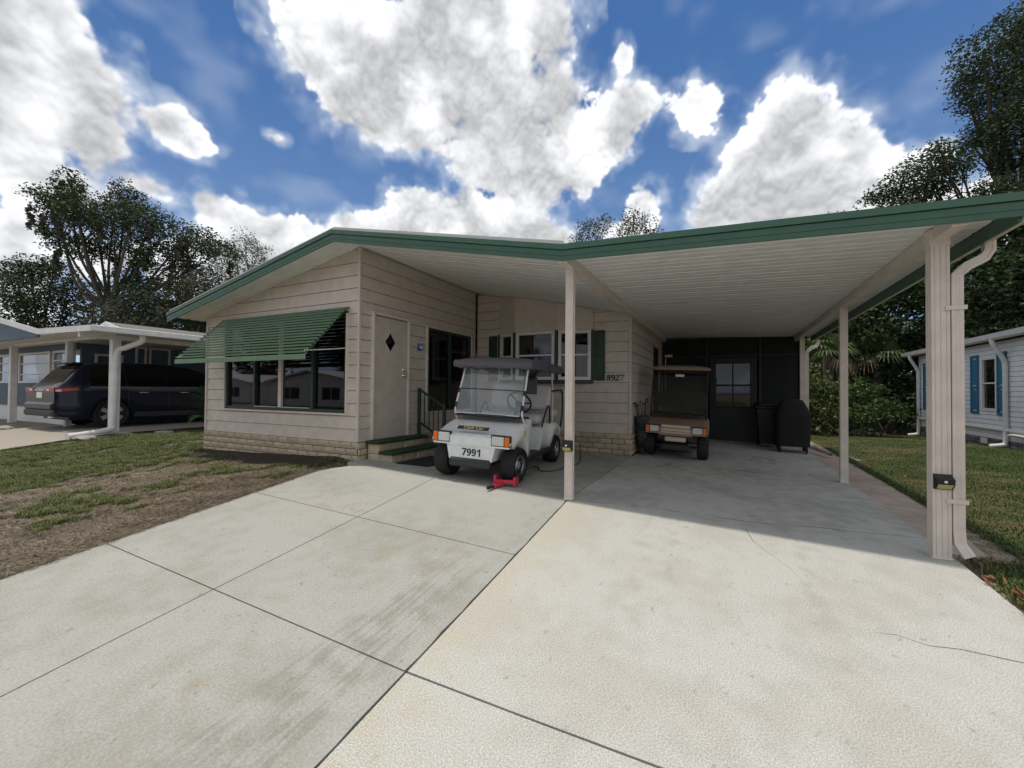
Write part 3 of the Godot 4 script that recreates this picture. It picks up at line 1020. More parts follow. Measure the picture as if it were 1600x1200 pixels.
	var ev := begin()
	bx(ev, Vector3(-9.36, 2.51, -11.2), Vector3(0.08, 0.13, 13.6), 0.01)
	obj("gutter", ev, M.dark_green, h)
	# picture window: two units of two lights, green frames, beige post between
	var wn := window_unit(h, Vector3(0, 0, ZW), Vector3.RIGHT, Vector3.BACK, -8.345, 0.835, -5.255, 2.41, M.dark_green, 0.05, [[-7.52, 0.045], [-6.83, 0.075, M.trim], [-6.03, 0.05]], [], M.dark_green, M.window_glass)
	box("sill", Vector3(-6.80, 0.818, ZW + 0.02), Vector3(3.16, 0.03, 0.07), M.trim, wn, 0.005)
	for xx in [-8.355, -5.245]:
		box("casing", Vector3(xx, 1.6, ZW + 0.016), Vector3(0.018, 1.56, 0.06), M.trim, wn, 0.004)
	for s in [[-7.49, -6.88], [-6.78, -6.07]]:
		box("track", Vector3((s[0] + s[1]) * 0.5, 0.893, ZW + 0.012), Vector3(s[1] - s[0], 0.014, 0.03), M.aluminium, wn)
	# sliding window beside the door
	window_unit(h, Vector3(XW, 0, 0), Vector3.FORWARD, Vector3.RIGHT, 6.52, 0.81, 8.04, 2.37, M.dark_green, 0.045, [[7.28, 0.06]], [], M.dark_green, M.window_glass)
	for s in [[6.495, 0.81, 0.03, 1.6], [8.06, 0.81, 0.03, 1.6]]:
		box("casing", Vector3(XW + 0.018, 1.59, -s[0]), Vector3(0.05, 1.62, 0.04), M.trim, h, 0.004)
	for yy in [0.79, 2.39]:
		box("casing", Vector3(XW + 0.018, yy, -7.28), Vector3(0.05, 0.03, 1.52), M.trim, h, 0.004)
	# entry door
	var d := Node3D.new()
	d.name = "door"
	h.add_child(d)
	d.set_meta("label", "cream entry door with small diamond window")
	var ds := begin()
	var dz := -5.525
	# slab cut round the diamond light
	var dm := PackedVector2Array([Vector2(0, 0.17), Vector2(0.135, 0), Vector2(0, -0.17), Vector2(-0.135, 0)])
	for half in [[-0.395, 0.0], [0.0, 0.395]]:
		var pc := Geometry2D.clip_polygons(rect(half[0], -1.565, half[1], 0.395), dm)
		for p in pc:
			prism(ds, p, Vector3(XW + 0.012, 1.99, dz), Vector3.FORWARD, Vector3.UP, Vector3(-0.045, 0, 0))
	obj("door_slab", ds, M.door_paint, d)
	var dg := begin()
	prism(dg, dm, Vector3(XW - 0.006, 1.99, dz), Vector3.FORWARD, Vector3.UP, Vector3(-0.006, 0, 0))
	obj("diamond_pane", dg, M.tint_glass, d)
	var dfm := begin()
	for i in 4:
		var a := dm[i]
		var b := dm[(i + 1) % 4]
		tube(dfm, [Vector3(XW + 0.014, 1.99 + a.y, dz - a.x), Vector3(XW + 0.014, 1.99 + b.y, dz - b.x)], 0.008, 6)
	obj("diamond_moulding", dfm, M.door_paint, d)
	for z in [-5.118, -5.962]:
		box("door_frame", Vector3(XW + 0.02, 1.42, z), Vector3(0.07, 2.04, 0.04), M.trim, d, 0.005)
	box("door_frame", Vector3(XW + 0.02, 2.42, dz), Vector3(0.07, 0.045, 0.8), M.trim, d, 0.005)
	box("threshold", Vector3(XW + 0.02, 0.412, dz), Vector3(0.1, 0.022, 0.8), M.aluminium, d, 0.004)
	for q in [[1.555, 0.018], [1.45, 0.028]]:
		var kn := begin()
		lathe(kn, Vector3(XW + 0.012, q[0], -5.855), Vector3.RIGHT, [[0.0, 0.0], [0.032, 0.0], [0.032, 0.008], [0.014, 0.014], [q[1] * 0.6, 0.03], [q[1], 0.045], [q[1] * 0.8, 0.062], [0.0, 0.066]], 16)
		obj("knob" if q[0] < 1.5 else "deadbolt", kn, M.chrome, d)
	# side door in the carport
	box("side_door", Vector3(-1.645, 1.385, -11.625), Vector3(0.04, 1.92, 0.84), M.screen_frame, h, 0.01)
	# bay window
	bay(h, ZB)
	# shutters
	for s in [-4.60, -2.215]:
		var sh := Node3D.new()
		sh.name = "shutter"
		h.add_child(sh, true)
		for q in [[-0.075, 0.0, 0.035, 0.98], [0.075, 0.0, 0.035, 0.98]]:
			box("stile", Vector3(s + q[0] * 1.1, 1.91, ZB + 0.03), Vector3(q[2], q[3], 0.03), M.dark_green, sh, 0.004)
		for yy in [1.44, 1.91, 2.38]:
			box("rail", Vector3(s, yy, ZB + 0.03), Vector3(0.128, 0.045, 0.028), M.dark_green, sh, 0.004)
		box("panel", Vector3(s, 1.91, ZB + 0.02), Vector3(0.13, 0.94, 0.016), M.dark_green, sh)
	# house number
	var slant := Basis(Vector3.RIGHT, Vector3(0.22, 1, 0), Vector3.BACK)
	text("house_number", "8927", 0.115, M.ink, h, Transform3D(slant, Vector3(-1.915, 1.47, ZB + 0.024)), 0.006, "Droid Serif")
	awning(h, ZW)

func bay(h: Node3D, zb: float) -> void:
	var b := Node3D.new()
	b.name = "bay_window"
	h.add_child(b)
	var p := [Vector3(-4.44, 0, zb + 0.02), Vector3(-3.97, 0, zb + 0.24), Vector3(-3.04, 0, zb + 0.24), Vector3(-2.36, 0, zb + 0.02)]
	for k in 3:
		var U: Vector3 = (p[k + 1] - p[k]).normalized()
		var L: float = p[k].distance_to(p[k + 1])
		var N := U.cross(Vector3.UP) * -1.0
		if N.z < 0: N = -N
		window_unit(b, p[k], U, N, 0.035, 1.43, L - 0.035, 2.42, M.white_frame, 0.065, [], [1.93], M.white_frame, M.window_glass, "window")
		# siding panel above, up to the soffit
		var st := begin()
		var t0 := roof_under(p[k].x) - 0.01
		var t1 := roof_under(p[k + 1].x) - 0.01
		prism(st, PackedVector2Array([Vector2(0.003, 2.425), Vector2(L - 0.003, 2.425), Vector2(L - 0.003, t1), Vector2(0.003, t0)]), p[k] + N * 0.005, U, Vector3.UP, -N * 0.02)
		obj("panel", st, M.siding, b)
		var sl := begin()
		bx(sl, p[k] + U * L * 0.5 + Vector3.UP * 1.395, Vector3(L + 0.03, 0.06, 0.07), 0.006, Basis(U, Vector3.UP, N))
		obj("sill", sl, M.dark_green, b)
	for q in p:
		box("corner_post", q + Vector3(0, 1.925, 0.0), Vector3(0.06, 0.995, 0.06), M.dark_green, b, 0.006)
		var t := roof_under(q.x) - 0.012
		box("seam_trim", q + Vector3(0, (2.425 + t) * 0.5, 0.003), Vector3(0.02, t - 2.427, 0.03), M.siding, b)
	var st2 := begin()
	var under := PackedVector2Array()
	for q in p: under.append(Vector2(q.x, q.z))
	under.append(Vector2(-2.36, zb - 0.1))
	under.append(Vector2(-4.44, zb - 0.1))
	prism(st2, under, Vector3(0, 1.36, 0), Vector3.RIGHT, Vector3.BACK, Vector3(0, 0.03, 0))
	obj("seat_board", st2, M.dark_green, b)

func awning(h: Node3D, zw: float) -> void:
	var a := Node3D.new()
	a.name = "awning"
	h.add_child(a)
	a.set_meta("label", "green slatted metal awning over the front window")
	var top := Vector3(0, 2.49, zw + 0.03)
	var bot := Vector3(0, 1.72, -4.10)
	var n := 15
	for k in n:
		var t0 := float(k) / n
		var p := top.lerp(bot, t0 + 0.5 / n)
		var left := lerpf(-8.38, -8.52, t0)
		var right := lerpf(-5.20, -5.24, t0)
		var tilt := Basis(Vector3.RIGHT, deg_to_rad(8.0))
		var st := begin()
		bx(st, Vector3((left + right) * 0.5, p.y, p.z), Vector3(right - left, 0.006, 0.078), 0.0, tilt)
		bx(st, Vector3((left + right) * 0.5, p.y, p.z) + tilt * Vector3(0, -0.012, 0.036), Vector3(right - left, 0.030, 0.006), 0.0, tilt)
		obj("slat", st, M.awning_green, a)
	var fr := begin()
	bx(fr, Vector3(-6.88, 1.655, -4.085), Vector3(3.30, 0.075, 0.012), 0.003)
	obj("valance", fr, M.awning_green, a)
	for x in [-8.44, -6.85, -5.27]:
		var st := begin()
		tube(st, [top + Vector3(x, -0.03, 0.0), bot + Vector3(x, -0.035, 0.0)], 0.012, 6)
		obj("rafter", st, M.awning_green, a)
	for x in [-8.42, -5.25]:
		var st := begin()
		tube(st, [Vector3(x, 1.84, zw + 0.02), bot + Vector3(x, 0.02, 0.02)], 0.009, 6)
		obj("arm", st, M.trim, a)

# ------------------------------------------------------------------ carport
func post(parent: Node, x: float, z: float, w: float, top: float) -> void:
	var st := begin()
	var q := w * 0.5
	var g := w * 0.05
	var poly := PackedVector2Array()
	for k in 4:
		var c := cos(k * PI / 2)
		var s := sin(k * PI / 2)
		for p in [[-q, q], [-0.35 * w, q], [-0.31 * w, q - g], [-0.27 * w, q], [-0.04 * w, q], [0, q - g], [0.04 * w, q], [0.27 * w, q], [0.31 * w, q - g], [0.35 * w, q]]:
			poly.append(Vector2(p[0] * c + p[1] * s, -p[0] * s + p[1] * c))
	var y := slab_y(x, z)
	prism(st, poly, Vector3(x, y, z), Vector3.RIGHT, Vector3.BACK, Vector3(0, top - y, 0))
	obj("post", st, M.trim, parent)
	box("post_foot", Vector3(x, y + 0.006, z), Vector3(w + 0.02, 0.012, w + 0.02), M.trim, parent, 0.003)

func carport() -> void:
	var c := thing("carport", "white-ceilinged carport with beige posts and green front edge", "carport")
	var rise := 0.006
	for k in 28:
		var z1 := ZF - 0.03 - 0.3 * k
		pan("ceiling_panel", VALLEY + 0.002, 1.86, z1 - 0.3, z1, M.ceiling, c, rise)
	var st := begin()
	var pf := PackedVector2Array([Vector2(VALLEY + 0.002, roof_under(VALLEY) + 0.05), Vector2(1.88, roof_under(1.88) + 0.05), Vector2(1.88, roof_under(1.88) + 0.09), Vector2(VALLEY + 0.002, roof_under(VALLEY) + 0.09)])
	prism(st, pf, Vector3(0, 0, ZF - 0.03), Vector3.RIGHT, Vector3.UP, Vector3(0, rise * 8.6, -8.6))
	obj("roof", st, M.roof_metal, c)
	fascia(c, VALLEY, roof_under(VALLEY) - 0.085, 2.0, roof_under(2.0) - 0.085, ZF)
	# beams
	for x in [VALLEY, 1.56]:
		var b := begin()
		var y := roof_under(x) - 0.004
		prism(b, PackedVector2Array([Vector2(x - 0.045, y - 0.1), Vector2(x + 0.045, y - 0.1), Vector2(x + 0.045, y), Vector2(x - 0.045, y)]), Vector3(0, 0, ZF - 0.032), Vector3.RIGHT, Vector3.UP, Vector3(0, rise * 8.5, -8.5))
		obj("beam", b, M.trim, c)
	post(c, VALLEY, -4.62, 0.085, roof_under(VALLEY) - 0.102)
	post(c, 1.56, -4.74, 0.115, roof_under(1.56) - 0.102)
	post(c, 1.58, -8.05, 0.095, roof_under(1.58) - 0.08)
	post(c, 1.58, -12.0, 0.095, roof_under(1.58) - 0.06)
	box("bracket", Vector3(1.56, roof_under(1.56) - 0.075, -4.74), Vector3(0.135, 0.14, 0.12), M.trim, c, 0.006)
	# edge board and gutter along the side
	var e := begin()
	prism(e, PackedVector2Array([Vector2(1.868, 2.44), Vector2(1.888, 2.44), Vector2(1.888, 2.64), Vector2(1.868, 2.64)]), Vector3(0, 0, ZF - 0.031), Vector3.RIGHT, Vector3.UP, Vector3(0, rise * 8.5, -8.5))
	obj("edge_board", e, M.green, c)
	var gt := begin()
	prism(gt, PackedVector2Array([Vector2(1.892, 2.47), Vector2(1.97, 2.47), Vector2(2.0, 2.5), Vector2(2.0, 2.6), Vector2(1.99, 2.6), Vector2(1.985, 2.505), Vector2(1.965, 2.482), Vector2(1.905, 2.482), Vector2(1.905, 2.6), Vector2(1.892, 2.6)]), Vector3(0, 0, ZF - 0.031), Vector3.RIGHT, Vector3.UP, Vector3(0, rise * 8.5, -8.5))
	obj("gutter", gt, M.trim, c)
	# downspouts: from the gutter back to the post, down, and out at the foot
	for q in [[1.66, -4.70, -4.95, 0.0], [1.67, -12.0, -12.4, 0.9]]:
		var y0 := slab_y(1.6, q[1])
		var path := [Vector3(1.95, 2.48, q[2]), Vector3(1.95, 2.40, q[2]), Vector3(1.90, 2.33, q[2] + 0.03), Vector3(1.74, 2.24, lerpf(q[2], q[1], 0.7)), Vector3(q[0], 2.16, q[1]), Vector3(q[0], 2.0, q[1]), Vector3(q[0], 1.0, q[1]), Vector3(q[0], y0 + 0.25, q[1])]
		if q[3] > 0.0:
			path.append_array([Vector3(q[0], y0 + 0.16, q[1] + 0.02), Vector3(q[0] + 0.08, y0 + 0.09, q[1] + 0.12), Vector3(q[0] + 0.3, y0 + 0.06, q[1] + 0.9)])
		else:
			path.append_array([Vector3(q[0] + 0.005, y0 + 0.14, q[1] + 0.01), Vector3(q[0] + 0.05, y0 + 0.05, q[1] + 0.05)])
		var rings := []
		for i in path.size():
			var d: Vector3 = (path[mini(i + 1, path.size() - 1)] - path[maxi(i - 1, 0)]).normalized()
			var s := d.cross(Vector3(0, 0, 1)).normalized()
			var t := s.cross(d).normalized()
			var ring := PackedVector3Array()
			for p in [[-1, -1], [-0.4, -1], [-0.3, -0.85], [0.3, -0.85], [0.4, -1], [1, -1], [1, 1], [0.4, 1], [0.3, 0.85], [-0.3, 0.85], [-0.4, 1], [-1, 1]]:
				ring.append(path[i] + s * p[0] * 0.036 + t * p[1] * 0.028)
			rings.append(ring)
		var ds := begin()
		loft(ds, rings, false, true, false)
		var dn := obj("downspout", ds, M.trim, c)
		if q[3] == 0.0:
			for yy in [0.35, 1.9]:
				box("strap", Vector3(q[0] - 0.01, yy, q[1] + 0.034), Vector3(0.13, 0.035, 0.004), M.trim, dn)
	# solar lamps on the front posts
	for q in [[Vector3(1.56, 0.50, -4.68), "black solar lamp strapped low on the thick corner post"], [Vector3(-1.57, 0.60, -4.575), "small solar lamp on the slim post beside the white cart"]]:
		var o: Vector3 = q[0]
		var t := thing("solar_lamp", q[1], "solar lamp", o + Vector3(0, -0.06, 0.0), 0.0, "solar lamps on the carport posts")
		var sb := begin()
		prism(sb, PackedVector2Array([Vector2(0, 0), Vector2(0.028, 0.0), Vector2(0.07, 0.045), Vector2(0.075, 0.088), Vector2(0.05, 0.098), Vector2(0, 0.12)]), Vector3(-0.055, 0, 0.0), Vector3.BACK, Vector3.UP, Vector3(0.11, 0, 0))
		obj("housing", sb, M.black_plastic, t)
		box("lamp_face", Vector3(0, 0.026, 0.054), Vector3(0.09, 0.05, 0.004), M.solar_face, t, 0.001, Basis(Vector3.RIGHT, deg_to_rad(43)))
		var se := begin()
		lathe(se, Vector3(0, 0.068, 0.07), Vector3(0, 0, 1), [[0.012, 0], [0.010, 0.008], [0.0, 0.012]], 12)
		obj("sensor", se, M.white_frame, t)

# ------------------------------------------------------------------ steps, rail, mat, lamp
func entry() -> void:
	var s := thing("entry_steps", "two brick entry steps with green carpeted treads below the door", "steps")
	# bodies of brick, treads on top
	var y0 := 0.10
	box("core", Vector3(-4.86, 0.24, -5.55), Vector3(0.25, 0.28, 1.12), M.mortar, s)
	box("core", Vector3(-4.60, 0.17, -5.55), Vector3(0.26, 0.14, 1.12), M.mortar, s)
	step_bricks(s, Vector3(-4.94, y0, -4.985), Vector3.RIGHT, Vector3.BACK, 0.46, 0.125)
	step_bricks(s, Vector3(-4.94, y0 + 0.128, -4.985), Vector3.RIGHT, Vector3.BACK, 0.22, 0.15)
	step_bricks(s, Vector3(-4.46, y0, -4.985), Vector3.FORWARD, Vector3.RIGHT, 1.13, 0.125)
	step_bricks(s, Vector3(-4.72, y0 + 0.128, -4.985), Vector3.FORWARD, Vector3.RIGHT, 1.13, 0.15)
	box("tread", Vector3(-4.815, 0.398, -5.54), Vector3(0.28, 0.045, 1.22), M.carpet_green, s, 0.016)
	box("tread", Vector3(-4.545, 0.252, -5.54), Vector3(0.29, 0.045, 1.22), M.carpet_green, s, 0.016)
	# handrail
	var h := thing("step_handrail", "dark green metal handrail with balusters beside the entry steps", "handrail")
	var zr := -6.165
	box("rail_post", Vector3(-4.90, 0.68, zr), Vector3(0.05, 1.12, 0.05), M.dark_green, h, 0.006)
	box("rail_post", Vector3(-4.36, 0.535, zr), Vector3(0.05, 0.87, 0.05), M.dark_green, h, 0.006)
	for q in [[1.20, 0.93], [0.62, 0.36]]:
		var a := Vector3(-4.87, q[0], zr)
		var b := Vector3(-4.39, q[1], zr)
		var d := (b - a).normalized()
		box("rail", (a + b) * 0.5, Vector3(a.distance_to(b) + 0.03, 0.034, 0.034), M.dark_green, h, 0.004, Basis(d, Vector3(-d.y, d.x, 0), Vector3.BACK))
	for k in 4:
		var t := (k + 0.9) / 4.9
		var x := lerpf(-4.87, -4.39, t)
		var lo := lerpf(0.62, 0.36, t)
		var hi := lerpf(1.20, 0.93, t)
		box("baluster", Vector3(x, (lo + hi) * 0.5, zr), Vector3(0.014, hi - lo, 0.014), M.dark_green, h)
	# mat
	var m := begin()
	var mp := []
	for c in [[-4.38, -4.98], [-3.86, -5.06], [-3.82, -5.86], [-4.36, -5.80]]: mp.append(c)
	var mo := slab("door_mat", mp, M.mat_rubber, self, 0.012, 0.013)
	tag(mo, "black rubber mat on the concrete at the foot of the steps", "mat")
	# lamp by the door
	var l := thing("porch_lamp", "small wall lamp with bluish lens between door and dark window", "lamp", Vector3(-5.0, 1.93, -6.27))
	box("back_plate", Vector3(0.008, 0.055, 0), Vector3(0.016, 0.13, 0.10), M.charcoal, l, 0.003)
	box("solar_top", Vector3(0.045, 0.125, 0), Vector3(0.09, 0.018, 0.115), M.white_frame, l, 0.004)
	box("lens_body", Vector3(0.036, 0.055, 0), Vector3(0.05, 0.10, 0.09), M.blue_lens, l, 0.012)
	var bl := begin()
	lathe(bl, Vector3(0.06, 0.04, 0), Vector3.RIGHT, [[0.026, 0], [0.024, 0.012], [0.012, 0.02], [0, 0.022]], 14)
	obj("bulb_lens", bl, M.lens, l)

func step_bricks(s: Node3D, o: Vector3, U: Vector3, N: Vector3, L: float, H: float) -> void:
	var n := maxi(1, roundi(L / 0.3))
	for k in n:
		var b := MeshInstance3D.new()
		b.name = "brick"
		b.mesh = brick_meshes[k % 5]
		b.material_override = M["brick%d" % (k % 4)]
		b.transform = Transform3D(Basis(U * (L / n - 0.006), Vector3.UP * (H - 0.004), N), o + U * (L / n * k + 0.003))
		s.add_child(b, true)

# ------------------------------------------------------------------ golf carts
# local axes: +z is the front, y up from the floor, wheels at x = +-0.47
func ring_y(z: float, w: float, lo: float, hi: float, round_: float) -> PackedVector3Array:
	var r := minf(round_, (hi - lo) * 0.45)
	var v := PackedVector3Array()
	v.append(Vector3(-w * 0.97, lo, z))
	v.append(Vector3(w * 0.97, lo, z))
	v.append(Vector3(w, lerpf(lo, hi, 0.45), z))
	for k in 5:
		var a := PI / 2 * k / 4.0
		v.append(Vector3(w - r + r * cos(a) - 0.012 * k / 4.0, hi - r + r * sin(a), z))
	for k in 5:
		var a := PI / 2 * (4 - k) / 4.0
		v.append(Vector3(-(w - r + r * cos(a) - 0.012 * (4 - k) / 4.0), hi - r + r * sin(a), z))
	v.append(Vector3(-w, lerpf(lo, hi, 0.45), z))
	return v

func arch(z: float, zc: float, yc: float, r: float, floor_: float) -> float:
	var d := r * r - (z - zc) * (z - zc)
	return maxf(floor_, yc + sqrt(d)) if d > 0.0 else floor_

func wheel(parent: Node, x: float, z: float, r: float, w: float, rim: Material, turn := 0.0) -> void:
	var q := Node3D.new()
	q.name = "wheel"
	parent.add_child(q, true)
	q.position = Vector3(x, r, z)
	q.rotation.y = turn
	var s := signf(x)
	var st := begin()
	var h := w * 0.5
	lathe(st, Vector3.ZERO, Vector3(s, 0, 0), [[r * 0.56, -h * 0.85], [r * 0.80, -h], [r * 0.95, -h * 0.82], [r, -h * 0.5], [r * 1.0, h * 0.5], [r * 0.95, h * 0.82], [r * 0.80, h], [r * 0.60, h * 0.9], [r * 0.55, h * 0.6]], 32)
	obj("tyre", st, M.rubber, q)
	var rm := begin()
	lathe(rm, Vector3.ZERO, Vector3(s, 0, 0), [[r * 0.56, -h * 0.8], [r * 0.565, h * 0.86], [r * 0.53, h * 0.93], [r * 0.50, h * 0.6], [r * 0.44, h * 0.42], [r * 0.30, h * 0.34], [r * 0.22, h * 0.62], [r * 0.12, h * 0.66], [0.0, h * 0.67]], 28)
	obj("rim", rm, rim, q)
	for k in 4:
		var a := TAU * k / 4.0 + 0.4
		var nt := begin()
		lathe(nt, Vector3(s * h * 0.40, cos(a) * r * 0.36, sin(a) * r * 0.36), Vector3(s, 0, 0), [[0.011, 0], [0.011, 0.018], [0.004, 0.024]], 6)
		obj("wheel_nut", nt, M.chrome, q)

func cushion(st: SurfaceTool, c: Vector3, s: Vector3, ax: Basis, r := 0.05) -> void:
	# a padded slab: rounded outline, domed faces
	var rings := []
	var h := s * 0.5
	for k in 7:
		var t := -1.0 + 2.0 * k / 6.0
		var e := sqrt(maxf(0.0, 1.0 - t * t))
		var inset := r * (1.0 - lerpf(0.45, 1.0, e)) * 1.4
		var v := PackedVector3Array()
		for i in 28:
			var a := TAU * (i + 0.5) / 28.0
			var cx := signf(cos(a)) * pow(absf(cos(a)), 0.32)
			var cy := signf(sin(a)) * pow(absf(sin(a)), 0.32)
			v.append(c + ax * Vector3(cx * (h.x - inset), t * h.y, cy * (h.z - inset)))
		rings.append(v)
	loft(st, rings)

func cart_body(t: Node3D, paint: Material, nose := 0.23) -> void:
	# front cowl with the wheel arches in it
	var st := begin()
	var rings := []
	for k in 27:
		var z := 0.40 + 0.80 * k / 26.0
		var f := (z - 0.40) / 0.80
		var hi := 0.80 - 0.06 * smoothstep(0.0, 0.25, f) - 0.14 * smoothstep(0.2, 1.0, f)
		var w := 0.565 - 0.03 * smoothstep(0.6, 1.0, f) - 0.03 * smoothstep(0.25, 0.0, f)
		var lo := arch(z, 0.86, 0.22, 0.285, lerpf(0.255, 0.46, smoothstep(0.3, 0.9, f)))
		if f > 0.94: hi -= 0.03 * (f - 0.94) / 0.06
		rings.append(ring_y(z, w, minf(lo, hi - 0.1), hi, 0.07))
	loft(st, rings)
	obj("front_cowl", st, paint, t)
	# centre of the nose, between the wheels
	var nz := begin()
	prism(nz, PackedVector2Array([Vector2(-0.34, 0.0), Vector2(0.34, 0.0), Vector2(0.29, 0.015 - nose), Vector2(0.25, -nose), Vector2(-0.25, -nose), Vector2(-0.29, 0.015 - nose)]), Vector3(0, 0.49, 1.185), Vector3.RIGHT, Vector3.UP, Vector3(0, 0, -0.5))
	obj("nose_panel", nz, paint, t)
	# rear body over the back wheels
	var rb := begin()
	rings = []
	for k in 27:
		var z := -0.20 - 1.02 * k / 26.0
		var f := k / 26.0
		var hi := 0.62 + 0.06 * smoothstep(0.0, 0.3, f) - 0.10 * smoothstep(0.55, 1.0, f)
		var w := 0.50 + 0.07 * smoothstep(0.25, 0.5, f) - 0.05 * smoothstep(0.85, 1.0, f)
		rings.append(ring_y(z, w, arch(z, -0.90, 0.22, 0.29, 0.27 if z > -0.9 else 0.36), hi, 0.06))
	loft(rb, rings)
	obj("rear_body", rb, paint, t)
	box("floor_pan", Vector3(0, 0.25, 0.12), Vector3(1.02, 0.05, 0.72), M.charcoal, t, 0.006)
	for s in [-1.0, 1.0]:
		box("rocker", Vector3(s * 0.525, 0.255, -0.02), Vector3(0.05, 0.075, 1.16), M.black_plastic, t, 0.012)
	box("chassis", Vector3(0, 0.235, -0.02), Vector3(0.42, 0.09, 2.0), M.black_plastic, t, 0.01)
	box("front_axle", Vector3(0, 0.21, 0.86), Vector3(0.86, 0.05, 0.06), M.black_plastic, t, 0.01)
	box("rear_axle", Vector3(0, 0.22, -0.90), Vector3(0.86, 0.09, 0.09), M.black_plastic, t, 0.02)
	box("inner_arch", Vector3(0, 0.42, 0.86), Vector3(0.62, 0.12, 0.5), M.black_plastic, t)
	box("rear_bumper", Vector3(0, 0.33, -1.25), Vector3(0.9, 0.08, 0.05), M.black_plastic, t, 0.015)

func steering(t: Node3D) -> void:
	var st := begin()
	var ax := Basis(Vector3.RIGHT, deg_to_rad(-55))
	var c := Vector3(0.27, 0.99, 0.22)
	var pts := []
	for i in 25: pts.append(c + ax * Vector3(cos(TAU * i / 24) * 0.175, 0, sin(TAU * i / 24) * 0.175))
	tube(st, pts, 0.014, 8)
	for a in [0.0, 2.2, 4.1]:
		tube(st, [c + ax * Vector3(0, -0.02, 0), c + ax * Vector3(cos(a) * 0.17, 0, sin(a) * 0.17)], 0.011, 6)
	lathe(st, c + ax * Vector3(0, -0.04, 0), ax * Vector3.UP, [[0.045, 0], [0.05, 0.02], [0.03, 0.045], [0, 0.05]], 14)
	obj("steering_wheel", st, M.black_plastic, t)
	var sc := begin()
	tube(sc, [c + ax * Vector3(0, -0.03, 0), Vector3(0.27, 0.55, 0.50)], 0.025, 8)
	obj("steering_column", sc, M.black_plastic, t)

func headlights(t: Node3D, z: float) -> void:
	for s in [-1.0, 1.0]:
		var h := Node3D.new()
		h.name = "headlight"
		t.add_child(h, true)
		box("bezel", Vector3(s * 0.405, 0.545, z + 0.012), Vector3(0.26, 0.145, 0.05), M.black_plastic, h, 0.01)
		box("lens", Vector3(s * 0.37, 0.545, z + 0.032), Vector3(0.165, 0.115, 0.03), M.lens, h, 0.012)
		box("turn_signal", Vector3(s * 0.49, 0.545, z + 0.032), Vector3(0.062, 0.115, 0.034), M.amber, h, 0.008)

